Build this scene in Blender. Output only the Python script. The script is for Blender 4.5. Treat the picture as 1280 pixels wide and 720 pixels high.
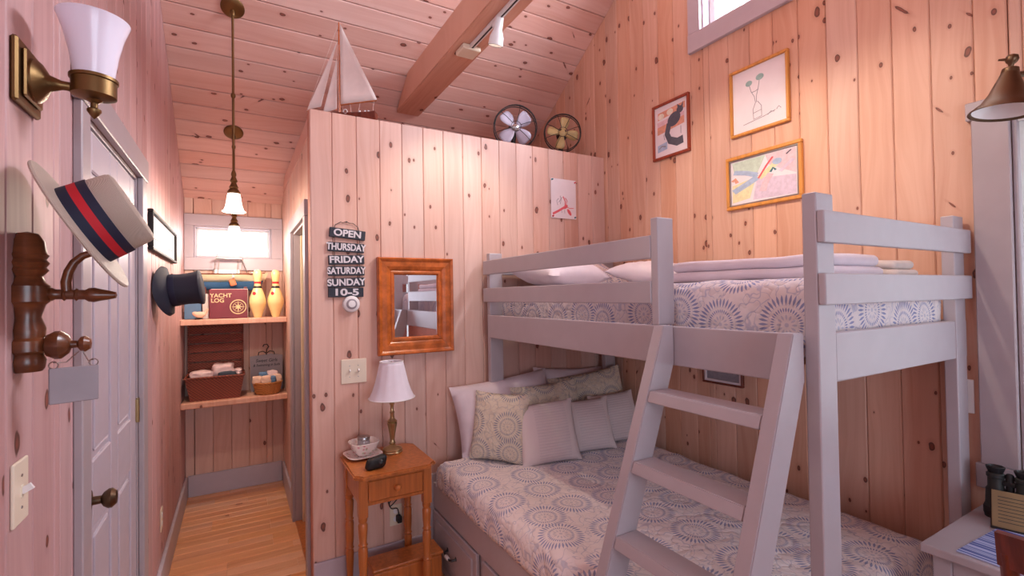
import bpy, bmesh, math, random
from mathutils import Matrix, Vector
random.seed(7)
PI = math.pi
for o in list(bpy.data.objects): bpy.data.objects.remove(o)
sc = bpy.context.scene
C = sc.collection

# ------------------------------------------------------------------ camera
H = 1.55                      # eye height, metres; x = right along the partition, y = down the hall
FPX = 596.9
cam_d = bpy.data.cameras.new('camera'); cam = bpy.data.objects.new('camera', cam_d); C.objects.link(cam)
cam_d.sensor_fit = 'HORIZONTAL'; cam_d.sensor_width = 36.0; cam_d.lens = FPX / 1280 * 36.0
cam_d.clip_start = 0.02
rt = Vector((0.86647, -0.49899, -0.01564)); dn = Vector((-0.00597, 0.02095, -0.99976)); fw = Vector((0.49920, 0.86635, 0.01517))
m3 = Matrix((rt, -dn, -fw)).transposed()
cam.matrix_world = Matrix.Translation((0, 0, H)) @ m3.to_4x4()
sc.camera = cam

# ------------------------------------------------------------------ colour management, world, daylight at the windows
sc.view_settings.view_transform = 'Standard'; sc.view_settings.look = 'None'
sc.view_settings.gamma = 1.0; sc.view_settings.use_curve_mapping = False
sc.view_settings.exposure = -0.68
w = bpy.data.worlds.new('sky'); sc.world = w; w.use_nodes = True
bg = w.node_tree.nodes['Background']; bg.inputs[0].default_value = (0.86, 0.92, 1.0, 1); bg.inputs[1].default_value = 2.2

def area(name, loc, direction, sx, sy, power, col):
    d = bpy.data.lights.new(name, 'AREA'); d.shape = 'RECTANGLE'; d.size = sx; d.size_y = sy; d.energy = power; d.color = col
    o = bpy.data.objects.new(name, d); C.objects.link(o); o.location = loc
    o.rotation_euler = Vector(direction).to_track_quat('-Z', 'Y').to_euler()
    return o
DAY = (0.80, 0.88, 1.0)
area('daylight_gable', (2.56, 1.20, 3.42), (-1, 0, -0.15), 1.3, 0.66, 225, (0.85, 0.89, 1.0))
area('daylight_desk_window', (2.56, 0.06, 1.55), (-1, 0, 0), 1.1, 1.2, 26, DAY)
area('daylight_front_window', (.55, -2.32, 1.55), (0, 1, 0.0), 1.6, 1.4, 84, (0.74, 0.83, 1.0))
area('fill_left_gable', (-.56, .80, 3.15), (1, .15, -.1), 1.4, .8, 20, (0.82, 0.87, 1.0))  # added source out of view, brightens the ceiling and the beam side
area('daylight_hall_window', (-0.02, 4.78, 2.05), (0, -1, -0.1), 0.6, 0.3, 10, (0.9, 0.95, 1.0))

# ------------------------------------------------------------------ small helpers
def lin(r, g, b):
    f = lambda c: (c / 255) / 12.92 if c / 255 <= .04045 else ((c / 255 + .055) / 1.055) ** 2.4
    return (f(r), f(g), f(b), 1)

class NB:
    def __init__(s, name):
        s.mat = bpy.data.materials.new(name); s.mat.use_nodes = True; s.t = s.mat.node_tree
        s.b = s.t.nodes['Principled BSDF']
    def n(s, kind, **kw):
        x = s.t.nodes.new(kind)
        for k, v in kw.items(): setattr(x, k, v)
        return x
    def put(s, sock, v):
        if isinstance(v, bpy.types.NodeSocket): s.t.links.new(v, sock)
        elif v is not None: sock.default_value = v
    def m(s, op, a, b=None, c=None, clamp=False):
        x = s.n('ShaderNodeMath', operation=op, use_clamp=clamp); s.put(x.inputs[0], a)
        if b is not None: s.put(x.inputs[1], b)
        if c is not None: s.put(x.inputs[2], c)
        return x.outputs[0]
    def v(s, op, a, b=None):
        x = s.n('ShaderNodeVectorMath', operation=op); s.put(x.inputs[0], a)
        if b is not None: s.put(x.inputs[1], b)
        return x.outputs[1] if op == 'LENGTH' else x.outputs[0]
    def mix(s, f, a, b):
        x = s.n('ShaderNodeMix', data_type='RGBA'); s.put(x.inputs[0], f); s.put(x.inputs[6], a); s.put(x.inputs[7], b)
        return x.outputs[2]
    def step(s, x, lo, hi):
        r = s.n('ShaderNodeMapRange', clamp=True); s.put(r.inputs[0], x); r.inputs[1].default_value = lo; r.inputs[2].default_value = hi
        r.interpolation_type = 'SMOOTHSTEP'
        return r.outputs[0]
    def noise(s, vec, scale, detail=3, rough=.5):
        x = s.n('ShaderNodeTexNoise'); s.put(x.inputs['Vector'], vec); x.inputs['Scale'].default_value = scale
        x.inputs['Detail'].default_value = detail; x.inputs['Roughness'].default_value = rough
        return x.outputs[0]
    def bump(s, h, strength=.3, dist=.002):
        x = s.n('ShaderNodeBump'); x.inputs['Strength'].default_value = strength; x.inputs['Distance'].default_value = dist
        s.put(x.inputs['Height'], h); s.t.links.new(x.outputs[0], s.b.inputs['Normal'])
    def set(s, col=None, rough=None, metal=None, spec=None):
        s.put(s.b.inputs['Base Color'], col); s.put(s.b.inputs['Roughness'], rough); s.put(s.b.inputs['Metallic'], metal)
        if spec is not None: s.b.inputs['Specular IOR Level'].default_value = spec
        return s.mat

def plain(name, rgb, rough=.5, metal=0, var=.06, scale=14, spec=None):
    """painted / plain surface with a little tonal variation"""
    q = NB(name); tc = q.n('ShaderNodeTexCoord')
    f = q.noise(tc.outputs['Object'], scale)
    c = lin(*rgb); d = tuple(x * (1 - 2 * var) for x in c[:3]) + (1,)
    return q.set(q.mix(q.step(f, .3, .7), d, c), rough, metal, spec)

def pine(name, a, b, knot, rough=.55, keep=.60, grain=1.0):
    """knotty board: grain runs along the board's local z, each board has its own cut"""
    q = NB(name); tc = q.n('ShaderNodeTexCoord'); oi = q.n('ShaderNodeObjectInfo')
    off = q.n('ShaderNodeCombineXYZ'); q.put(off.inputs[0], q.m('MULTIPLY', oi.outputs['Random'], 61.7)); q.put(off.inputs[2], q.m('MULTIPLY', oi.outputs['Random'], 173.3))
    p = q.v('ADD', tc.outputs['Object'], off.outputs[0])
    warp = q.noise(q.v('MULTIPLY', p, (5, 1, 1.2)), 1.0, 2)
    sp = q.n('ShaderNodeSeparateXYZ'); q.put(sp.inputs[0], p)
    gx = q.m('MULTIPLY_ADD', warp, .16, sp.outputs[0])
    cg = q.n('ShaderNodeCombineXYZ'); q.put(cg.inputs[0], q.m('MULTIPLY', gx, 42)); q.put(cg.inputs[2], q.m('MULTIPLY', sp.outputs[2], 1.1))
    g = q.noise(cg.outputs[0], 1.0, 4, .6)
    tone = q.noise(q.v('MULTIPLY', p, (6, 1, .9)), 1.0, 2)
    col = q.mix(q.step(q.m('MULTIPLY_ADD', g, .6 * grain, q.m('MULTIPLY', tone, .5)), .36, .74), b, a)
    # per-board tint
    hs = q.n('ShaderNodeHueSaturation'); q.put(hs.inputs['Color'], col)
    q.put(hs.inputs['Value'], q.m('MULTIPLY_ADD', q.m('FRACT', q.m('MULTIPLY', oi.outputs['Random'], 7.13)), .16, .92))
    q.put(hs.inputs['Saturation'], q.m('MULTIPLY_ADD', q.m('FRACT', q.m('MULTIPLY', oi.outputs['Random'], 13.7)), .22, .88))
    col = hs.outputs[0]
    def knots(sx, sz, r, kp, dz, shear=0.0):
        vv = q.n('ShaderNodeCombineXYZ')
        wob = q.noise(q.v('MULTIPLY', p, (30, 1, 30)), 1.0, 1)
        q.put(vv.inputs[0], q.m('MULTIPLY_ADD', sp.outputs[2], q.m('MULTIPLY_ADD', q.m('FLOOR', q.m('MULTIPLY', q.m('FRACT', q.m('MULTIPLY', oi.outputs['Random'], 11.3)), 1.99)), 2 * shear, -shear) if shear else 0.0, q.m('MULTIPLY', sp.outputs[0], sx))); q.put(vv.inputs[1], q.m('MULTIPLY_ADD', sp.outputs[2], sz, dz))
        vo = q.n('ShaderNodeTexVoronoi', voronoi_dimensions='2D'); q.put(vo.inputs['Vector'], vv.outputs[0]); vo.inputs['Scale'].default_value = 1; vo.inputs['Randomness'].default_value = .9
        sc2 = q.n('ShaderNodeSeparateColor'); q.put(sc2.inputs[0], vo.outputs['Color'])
        rad = q.m('MULTIPLY_ADD', sc2.outputs[1], r * .8, r * .5)
        d = q.m('DIVIDE', q.m('MULTIPLY_ADD', q.m('SUBTRACT', wob, .5), .11, vo.outputs['Distance']), rad)
        on = q.m('GREATER_THAN', sc2.outputs[0], kp)
        body = q.m('MULTIPLY', q.m('SUBTRACT', 1, q.step(d, .8, 1.05)), on)
        halo = q.m('MULTIPLY', q.m('SUBTRACT', 1, q.step(d, .9, 2.6)), on)
        ring = q.m('MULTIPLY', q.step(d, .35, .75), 1)
        return body, halo, ring
    for args in ((8.5, 4.6, .092, keep, 0), (17, 10.5, .12, keep + .22, 31.7), (11, 3.0, .085, min(keep + .265, .985), 77.3, 9.0)):
        body, halo, ring = knots(*args)
        col = q.mix(q.m('MULTIPLY', halo, .30), col, (b[0] * .75, b[1] * .6, b[2] * .55, 1))
        kc = q.mix(ring, (knot[0] * 2.6, knot[1] * 2.3, knot[2] * 2.1, 1), knot)
        col = q.mix(q.m('MULTIPLY', body, .92), col, kc)
    q.bump(g, .12, .0015)
    return q.set(col, rough)

def pattern(name, base, ink, ink2, spacing=.21):
    """cream quilt printed with round petalled medallions; UV in metres"""
    q = NB(name); uv = q.n('ShaderNodeUVMap'); U = q.v('MULTIPLY', uv.outputs[0], (1 / spacing, 1 / spacing, 0))
    vo = q.n('ShaderNodeTexVoronoi', voronoi_dimensions='2D'); q.put(vo.inputs['Vector'], U); vo.inputs['Scale'].default_value = 1; vo.inputs['Randomness'].default_value = .34
    d = q.v('SUBTRACT', U, vo.outputs['Position']); sp = q.n('ShaderNodeSeparateXYZ'); q.put(sp.inputs[0], d)
    r = q.v('LENGTH', q.v('MULTIPLY', d, (1, 1, 0))); an = q.m('ARCTAN2', sp.outputs[1], sp.outputs[0])
    def band(x, lo, hi, e=.012): return q.m('MULTIPLY', q.step(x, lo, lo + e), q.m('SUBTRACT', 1, q.step(x, hi - e, hi)))
    def petals(k, lo, hi, wd):
        s_ = q.m('ABSOLUTE', q.m('SINE', q.m('MULTIPLY', an, k / 2)))
        mid = (lo + hi) / 2; hw = (hi - lo) / 2
        prof = q.m('SUBTRACT', 1, q.m('POWER', q.m('ABSOLUTE', q.m('DIVIDE', q.m('SUBTRACT', r, mid), hw)), 2), clamp=True)
        return q.step(q.m('SUBTRACT', q.m('MULTIPLY', prof, wd), s_), 0, .12)
    f1 = q.m('MAXIMUM', petals(36, .285, .455, .85), petals(36, .185, .26, .85))
    f2 = q.m('MAXIMUM', q.m('MAXIMUM', band(r, .285, .30), band(r, .17, .185)), q.m('MAXIMUM', petals(12, .07, .16, .8), q.m('SUBTRACT', 1, q.step(r, .025, .04))))
    far = q.step(r, .44, .47)
    nz = q.noise(U, 3.2, 1)
    scr = q.m('MULTIPLY', q.m('SUBTRACT', 1, q.step(q.m('ABSOLUTE', q.m('SUBTRACT', nz, .5)), .008, .022)), far)
    nz2 = q.noise(q.v('ADD', U, (7.3, 1.9, 0)), 4.0, 1)
    scr2 = q.m('MULTIPLY', q.m('SUBTRACT', 1, q.step(q.m('ABSOLUTE', q.m('SUBTRACT', nz2, .46)), .006, .018)), far)
    col = q.mix(q.m('MULTIPLY', q.m('MAXIMUM', q.m('MAXIMUM', scr, scr2), f2), .5), base, ink2)
    col = q.mix(q.m('MULTIPLY', f1, .80), col, ink)
    qn = q.noise(U, 2.4, 2); ridge = q.m('ABSOLUTE', q.m('SUBTRACT', qn, .5))
    q.bump(q.m('POWER', q.m('MULTIPLY', ridge, 3, clamp=True), .5), .6, .012)
    return q.set(col, .9, 0, .2)

def metal(name, rgb, rough=.35):
    q = NB(name); tc = q.n('ShaderNodeTexCoord'); f = q.noise(tc.outputs['Object'], 9)
    c = lin(*rgb)
    return q.set(q.mix(f, tuple(x * .6 for x in c[:3]) + (1,), c), rough, 1.0)

def wood(name, rgb, rough=.35, dark=.55, stretch=(30, 30, 1.5), scale=1.6):
    q = NB(name); tc = q.n('ShaderNodeTexCoord'); oi = q.n('ShaderNodeObjectInfo')
    f = q.noise(q.v('ADD', q.v('MULTIPLY', tc.outputs['Object'], stretch), q.m('MULTIPLY', oi.outputs['Random'], 50)), scale, 4, .6)
    c = lin(*rgb); d = tuple(x * dark for x in c[:3]) + (1,)
    return q.set(q.mix(q.step(f, .3, .72), d, c), rough)

def weave(name, a, b, sx, sz):
    q = NB(name); tc = q.n('ShaderNodeTexCoord'); s_ = q.n('ShaderNodeSeparateXYZ'); q.put(s_.inputs[0], tc.outputs['Object'])
    u = q.m('ADD', s_.outputs[0], s_.outputs[1])
    f = q.m('MULTIPLY', q.m('SINE', q.m('MULTIPLY', u, sx)), q.m('SINE', q.m('MULTIPLY', s_.outputs[2], sz)))
    f = q.m('MULTIPLY_ADD', f, .5, .5)
    q.bump(f, .8, .004)
    return q.set(q.mix(f, lin(*b), lin(*a)), .5)

def emis(name, rgb, strength):
    q = NB(name); q.set(lin(*rgb), .4); q.b.inputs['Emission Color'].default_value = lin(*rgb); q.b.inputs['Emission Strength'].default_value = strength
    return q.mat

def glass_pane(name):
    q = NB(name); t = q.t; out = t.nodes['Material Output']
    tr = q.n('ShaderNodeBsdfTransparent'); gl = q.n('ShaderNodeBsdfGlossy'); gl.inputs['Roughness'].default_value = .02
    mx = q.n('ShaderNodeMixShader'); mx.inputs[0].default_value = .04; t.links.new(tr.outputs[0], mx.inputs[1]); t.links.new(gl.outputs[0], mx.inputs[2])
    t.links.new(mx.outputs[0], out.inputs[0]); return q.mat

def sheer(name, rgb, through):
    q = NB(name); t = q.t; out = t.nodes['Material Output']
    tl = q.n('ShaderNodeBsdfTranslucent'); tl.inputs[0].default_value = lin(*rgb)
    df = q.n('ShaderNodeBsdfDiffuse'); df.inputs[0].default_value = lin(*rgb)
    mx = q.n('ShaderNodeMixShader'); mx.inputs[0].default_value = .5; t.links.new(tl.outputs[0], mx.inputs[1]); t.links.new(df.outputs[0], mx.inputs[2])
    tr = q.n('ShaderNodeBsdfTransparent'); m2 = q.n('ShaderNodeMixShader'); m2.inputs[0].default_value = through
    t.links.new(mx.outputs[0], m2.inputs[1]); t.links.new(tr.outputs[0], m2.inputs[2]); t.links.new(m2.outputs[0], out.inputs[0]); return q.mat

M = {}
KN = lin(82, 42, 32)
M['pine_part'] = pine('pickled_pine', lin(222, 185, 171), lin(208, 165, 149), KN, keep=.72)
M['pine_right'] = pine('warm_pine', lin(218, 176, 153), lin(203, 154, 129), KN, keep=.66)
M['pine_left'] = pine('dimmed_pine', lin(202, 163, 163), lin(184, 144, 142), KN, keep=.78)  # hall planks' wood again, darker and mauve: dim light put into the colour
M['pine_hall'] = pine('hall_pine', lin(220, 184, 168), lin(206, 164, 146), KN, keep=.78)
M['pine_ceil'] = pine('ceiling_pine', lin(224, 186, 174), lin(212, 166, 152), KN, keep=.70)
M['backing'] = plain('groove_backing_pine', (190, 126, 108), .8)  # redder pine behind the boards, seen in the gaps
M['floor'] = pine('fir_floor', lin(232, 174, 128), lin(206, 138, 94), lin(120, 66, 36), rough=.28, keep=.97, grain=1.3)
M['floor_gap'] = plain('floor_underlay', (96, 52, 30), .7)
M['floor_far'] = wood('fir_floor_far', (205, 135, 85), .3, .75, (1.5, 30, 30))
M['beam'] = pine('beam_fir', lin(224, 176, 152), lin(208, 150, 124), KN, keep=.8)
M['paint'] = plain('grey_lilac_paint', (180, 172, 178), .38, var=.02)
M['trim'] = plain('trim_paint', (170, 158, 162), .42, var=.02)
M['door'] = plain('door_paint', (190, 180, 190), .42, var=.02)
M['white'] = plain('white_enamel', (232, 228, 228), .4, var=.02)
M['ivory'] = plain('ivory_plastic', (226, 212, 190), .4, var=.02)
M['brass'] = metal('antique_brass', (134, 106, 70), .42)
M['brass_d'] = metal('dark_bronze', (112, 90, 70), .42)
M['brass_l'] = metal('satin_brass', (200, 176, 132), .32)
M['black_iron'] = plain('black_iron', (26, 24, 26), .4)
M['nickel'] = metal('satin_nickel', (190, 186, 184), .3)
M['glass_white'] = plain('opal_glass', (232, 226, 244), .18, var=.01)
q = NB('opal_glass_clear'); q.set(lin(236, 232, 246), .2); q.b.inputs['Subsurface Weight'].default_value = .3; q.b.inputs['Subsurface Radius'].default_value = (.03, .03, .03); M['opal'] = q.mat
M['lit'] = emis('lit_opal_glass', (255, 244, 232), 5)
M['bulb'] = emis('spot_bulb', (255, 236, 214), 6)
M['walnut'] = wood('turned_walnut', (122, 68, 40), .28, .45, (6, 6, 22))
M['mahog'] = wood('red_mahogany', (128, 56, 38), .3, .5)
M['honey'] = wood('honey_pine', (192, 112, 56), .3, .68)
M['mirrorwood'] = wood('cherry_frame', (206, 108, 46), .24, .5, (9, 9, 9))
M['orangewood'] = wood('light_oak_frame', (222, 152, 72), .4, .75)
M['redwood'] = wood('red_oak_frame', (158, 66, 38), .4, .7)
M['straw'] = weave('straw', (226, 208, 192), (206, 186, 170), 2600, 2600)
M['navy'] = plain('navy_ribbon', (26, 30, 58), .7)
M['red'] = plain('red_ribbon', (196, 26, 42), .7)
M['felt'] = plain('black_felt', (30, 33, 50), .75)
M['cream'] = plain('cream_fabric', (222, 210, 204), .9, spec=.2)
M['linen'] = plain('white_linen', (228, 218, 226), .92, var=.03, spec=.2)
q = NB('pintuck_linen'); uvn = q.n('ShaderNodeUVMap'); s_ = q.n('ShaderNodeSeparateXYZ'); q.put(s_.inputs[0], uvn.outputs[0])
f_ = q.m('MULTIPLY_ADD', q.m('SINE', q.m('MULTIPLY', s_.outputs[1], 420)), .5, .5)
cen = q.m('SUBTRACT', 1, q.step(q.m('ABSOLUTE', q.m('SUBTRACT', s_.outputs[0], .19)), .09, .10))
q.bump(q.m('MULTIPLY', f_, cen), .5, .003)
M['pintuck'] = q.set(q.mix(q.m('MULTIPLY', q.m('MULTIPLY', f_, cen), .3), lin(224, 212, 212), lin(190, 180, 190)), .9, 0, .2)
M['quilt'] = pattern('medallion_quilt', lin(236, 228, 228), lin(126, 140, 182), lin(168, 172, 194))
M['quilt_up'] = pattern('medallion_quilt_upper', lin(228, 218, 218), lin(112, 124, 174), lin(156, 160, 192), .20)
M['sham'] = pattern('medallion_sham', lin(220, 210, 192), lin(132, 140, 158), lin(168, 168, 172), .19)
M['pane'] = glass_pane('window_glass')
M['curtain'] = sheer('sheer_curtain', (236, 238, 238), .35)
q = NB('mirror_silver'); M['mirror'] = q.set((.82, .80, .82, 1), .02, 1.0)
q = NB('picture_glass_paper'); M['paper'] = plain('paper', (232, 222, 226), .6, var=.02)
M['tan'] = plain('tan_card', (142, 118, 82), .6)
M['sign'] = plain('slate_sign', (40, 44, 56), .6)
M['chalk'] = plain('white_lettering', (222, 216, 220), .6)
M['gold'] = plain('gold_print', (222, 200, 150), .45)
M['maroon'] = plain('maroon_cover', (112, 40, 52), .45)
M['pin'] = plain('bowling_pin_lacquer', (240, 214, 152), .22, var=.04)
M['blue'] = plain('blue_paint', (58, 98, 138), .45)
M['bluebook'] = plain('dusty_blue', (92, 128, 164), .6)
M['hullcream'] = plain('cream_hull', (236, 214, 178), .35)
M['wicker'] = weave('dark_wicker', (150, 72, 50), (88, 36, 26), 260, 330)
M['wicker2'] = weave('golden_wicker', (214, 150, 84), (160, 96, 48), 330, 420)
M['towel'] = plain('pink_towel', (232, 206, 206), .95, var=.06, scale=40, spec=.1)
M['peach'] = plain('peach_soap', (236, 200, 176), .7)
M['greyblue'] = plain('grey_blue_cloth', (66, 76, 88), .9)
M['sail'] = plain('cotton_sail', (240, 228, 222), .85, var=.04)
M['hull'] = wood('varnished_hull', (124, 58, 42), .25, .6)
M['silverblade'] = plain('pale_blue_blade', (196, 194, 214), .35)
M['brassblade'] = plain('old_brass_blade', (204, 184, 128), .35)
M['charcoal'] = plain('charcoal_black', (22, 20, 22), .6)
M['bino'] = plain('olive_leatherette', (44, 46, 44), .55)
M['grey'] = plain('grey_card', (150, 142, 148), .6)
q = NB('striped_placemat'); tc = q.n('ShaderNodeTexCoord'); s_ = q.n('ShaderNodeSeparateXYZ'); q.put(s_.inputs[0], tc.outputs['Object'])
f_ = q.noise(q.v('MULTIPLY', tc.outputs['Object'], (120, 1, 1)), 1, 3)
M['mat'] = q.set(q.mix(q.step(f_, .42, .6), lin(58, 76, 150), lin(176, 186, 224)), .9)
for k, c in dict(pk_red=(226, 96, 104), pk_pink=(232, 196, 204), pk_blue=(172, 190, 216), pk_yellow=(234, 222, 176), pk_green=(196, 212, 196), pk_grey=(92, 92, 104), pk_orange=(226, 162, 136), pk_mint=(156, 184, 180), pk_line=(150, 146, 156), pk_teal=(60, 120, 130), pk_mauve=(218, 200, 218), pk_cream=(240, 232, 214)).items():
    M[k] = plain(k + '_pigment', c, .7, var=.08, scale=60)

# ------------------------------------------------------------------ mesh helpers
def new(): return bmesh.new()
def box(bm, x0, x1, y0, y1, z0, z1, bev=0.0, seg=1):
    r = bmesh.ops.create_cube(bm, size=1); vs = r['verts']
    for v in vs: v.co = Vector(((x0 + x1) / 2 + v.co.x * (x1 - x0), (y0 + y1) / 2 + v.co.y * (y1 - y0), (z0 + z1) / 2 + v.co.z * (z1 - z0)))
    if bev > 0:
        es = list({e for v in vs for e in v.link_edges})
        bmesh.ops.bevel(bm, geom=es, offset=bev, segments=seg, profile=.5, affect='EDGES')
    return bm
def lathe(bm, prof, n=24, mat=None, cap=True):
    """prof: (r, z) pairs from one end to the other, turned about local z, then moved by mat"""
    mat = mat or Matrix.Identity(4); rings = []
    for r, z in prof:
        rings.append([bm.verts.new(mat @ Vector((r * math.cos(2 * PI * k / n), r * math.sin(2 * PI * k / n), z))) for k in range(n)])
    for a, b in zip(rings, rings[1:]):
        for k in range(n):
            bm.faces.new((a[k], a[(k + 1) % n], b[(k + 1) % n], b[k]))
    if cap:
        if prof[0][0] > 1e-5: bm.faces.new(rings[0][::-1])
        if prof[-1][0] > 1e-5: bm.faces.new(rings[-1])
    return bm
def frame_to(d, up=(0, 0, 1)):
    d = Vector(d).normalized(); u = Vector(up)
    if abs(d.dot(u)) > .98: u = Vector((1, 0, 0))
    x = u.cross(d).normalized(); y = d.cross(x)
    return Matrix((x, y, d)).transposed()
def place(loc, d=(0, 0, 1), up=(0, 0, 1)): return Matrix.Translation(loc) @ frame_to(d, up).to_4x4()
def tube(bm, pts, rad, n=8, closed=False, cap=True):
    pts = [Vector(p) for p in pts]; rings = []; N = len(pts)
    for i, p in enumerate(pts):
        a = pts[i - 1] if (i > 0 or closed) else p; b = pts[(i + 1) % N] if (i < N - 1 or closed) else p
        f = frame_to(b - a); r = rad[i] if isinstance(rad, (list, tuple)) else rad
        if i == 0: px = f.col[0].copy()
        else:
            d = (b - a).normalized(); px = (px - d * px.dot(d)).normalized()
        d = (b - a).normalized(); py = d.cross(px)
        rings.append([bm.verts.new(p + px * r * math.cos(2 * PI * k / n) + py * r * math.sin(2 * PI * k / n)) for k in range(n)])
    pr = list(zip(rings, rings[1:])) + ([(rings[-1], rings[0])] if closed else [])
    for a, b in pr:
        for k in range(n): bm.faces.new((a[k], a[(k + 1) % n], b[(k + 1) % n], b[k]))
    if cap and not closed: bm.faces.new(rings[0][::-1]); bm.faces.new(rings[-1])
    return bm
def ring(c, r, d, n=28, up=(0, 0, 1)):
    m = place(c, d, up); return [m @ Vector((r * math.cos(2 * PI * k / n), r * math.sin(2 * PI * k / n), 0)) for k in range(n)]
def prism(bm, poly, t0, t1, mat=None):
    """polygon in local xy extruded along local z between t0 and t1"""
    mat = mat or Matrix.Identity(4)
    a = [bm.verts.new(mat @ Vector((x, y, t0))) for x, y in poly]; b = [bm.verts.new(mat @ Vector((x, y, t1))) for x, y in poly]
    n = len(poly)
    bm.faces.new(a[::-1]); bm.faces.new(b)
    for k in range(n): bm.faces.new((a[k], a[(k + 1) % n], b[(k + 1) % n], b[k]))
    return bm
def ball(bm, c, r, seg=16, sx=1, sy=1, sz=1):
    bmesh.ops.create_uvsphere(bm, u_segments=seg, v_segments=seg // 2 + 2, radius=1, matrix=Matrix.Translation(c) @ Matrix.Diagonal((r * sx, r * sy, r * sz, 1)))
    return bm

def obj(name, bm, mat, parent=None, smooth=None, world=True):
    """one mesh object; bm is in world space unless world=False (then in the parent's space)"""
    me = bpy.data.meshes.new(name)
    bmesh.ops.recalc_face_normals(bm, faces=bm.faces)
    if parent is not None and world:
        root = parent; mm = parent.matrix_basis.copy()
        while root.parent is not None: root = root.parent; mm = root.matrix_basis @ mm
        bm.transform(mm.inverted())
    bm.to_mesh(me); bm.free(); me.materials.append(M[mat] if isinstance(mat, str) else mat)
    o = bpy.data.objects.new(name, me); C.objects.link(o)
    if parent is not None: o.parent = parent
    if smooth is not None:
        for p in me.polygons: p.use_smooth = True
        try: me.set_sharp_from_angle(angle=math.radians(smooth))
        except Exception: pass
    return o
def tag(o, label, cat, group=None, kind=None):
    o['label'] = label; o['category'] = cat
    if group: o['group'] = group
    if kind: o['kind'] = kind
    return o
def thing(name, label, cat, loc=(0, 0, 0), rotz=0, group=None, kind=None):
    o = bpy.data.objects.new(name, None); C.objects.link(o); o.empty_display_size = .05
    o.matrix_basis = Matrix.Translation(loc) @ Matrix.Rotation(rotz, 4, 'Z')
    return tag(o, label, cat, group, kind)
def text(string, size, mat, parent, matrix, name='lettering', bold=0.0, extrude=.0006, sx=1.0, shear=0.0):
    cu = bpy.data.curves.new(name, 'FONT'); cu.body = string; cu.size = size; cu.extrude = extrude; cu.offset = bold; cu.align_x = 'CENTER'; cu.align_y = 'CENTER'; cu.shear = shear
    tmp = bpy.data.objects.new('t', cu); C.objects.link(tmp); dg = bpy.context.evaluated_depsgraph_get()
    me = bpy.data.meshes.new_from_object(tmp.evaluated_get(dg)); bpy.data.objects.remove(tmp); bpy.data.curves.remove(cu)
    bm = new(); bm.from_mesh(me); bpy.data.meshes.remove(me)
    bm.transform(matrix @ Matrix.Diagonal((sx, 1, 1, 1)))
    me2 = obj(name, bm, mat, parent)
    return me2
# text facing -y on the partition: local x -> +x, y -> +z, normal -> -y
FACE_Y = Matrix(((1, 0, 0, 0), (0, 0, -1, 0), (0, 1, 0, 0), (0, 0, 0, 1)))
# facing -x on the right wall: local x -> -y, y -> +z, normal -> -x
FACE_X = Matrix(((0, 0, -1, 0), (-1, 0, 0, 0), (0, 1, 0, 0), (0, 0, 0, 1)))
# facing +x on the left wall: local x -> +y, y -> +z, normal -> +x
FACE_PX = Matrix(((0, 0, 1, 0), (1, 0, 0, 0), (0, 1, 0, 0), (0, 0, 0, 1)))

# ================================================================== the room shell
LX, HX, RX = -0.36, 0.345, 2.365       # left wall, hall side of the partition block, right wall
PY, BY, FY = 2.707, 4.56, -2.10        # partition face, hall end wall, wall behind the camera
PX0, PTOP = 0.338, 2.555
SL = 0.65; RIDGE = 1.2; ZR = 5.326 - SL * RIDGE
def ceil_z(y): return 5.326 - SL * y if y >= RIDGE else ZR - SL * (RIDGE - y)
def structure(name, bm, mat, label, cat, parent=None):
    o = obj(name, bm, mat, parent)
    if parent is None: tag(o, label, cat, kind='structure')
    return o
def plank_mesh(wd, t, zl0, zr0, zl1, zr1, c=.0042):
    """board with eased long edges: x 0..wd, face at y=0, back at y=t, z along the board"""
    sec = [(0, t), (0, c), (c, 0), (wd - c, 0), (wd, c), (wd, t)]
    bm = new(); lo = []; hi = []
    for x, y in sec:
        f = x / wd
        lo.append(bm.verts.new((x, y, zl0 + (zr0 - zl0) * f))); hi.append(bm.verts.new((x, y, zl1 + (zr1 - zl1) * f)))
    n = len(sec)
    for k in range(n): bm.faces.new((lo[k], lo[(k + 1) % n], hi[(k + 1) % n], hi[k]))
    bm.faces.new(lo[::-1]); bm.faces.new(hi); bmesh.ops.recalc_face_normals(bm, faces=bm.faces)
    me = bpy.data.meshes.new('plank'); bm.to_mesh(me); bm.free(); return me
_pm = {}
def plank(parent, mat, matrix, wd, z0, z1l, z1r, t=.016, name='plank', gap=.0012):
    key = (round(wd, 4), round(z1l - z0, 4), round(z1r - z0, 4), mat, t)
    if key not in _pm:
        me = plank_mesh(wd - gap, t, 0, 0, z1l - z0, z1r - z0); me.materials.append(M[mat]); _pm[key] = me
    o = bpy.data.objects.new(name, _pm[key]); C.objects.link(o); o.parent = parent
    o.matrix_basis = matrix @ Matrix.Translation((gap / 2, 0, z0))
    return o
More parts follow.
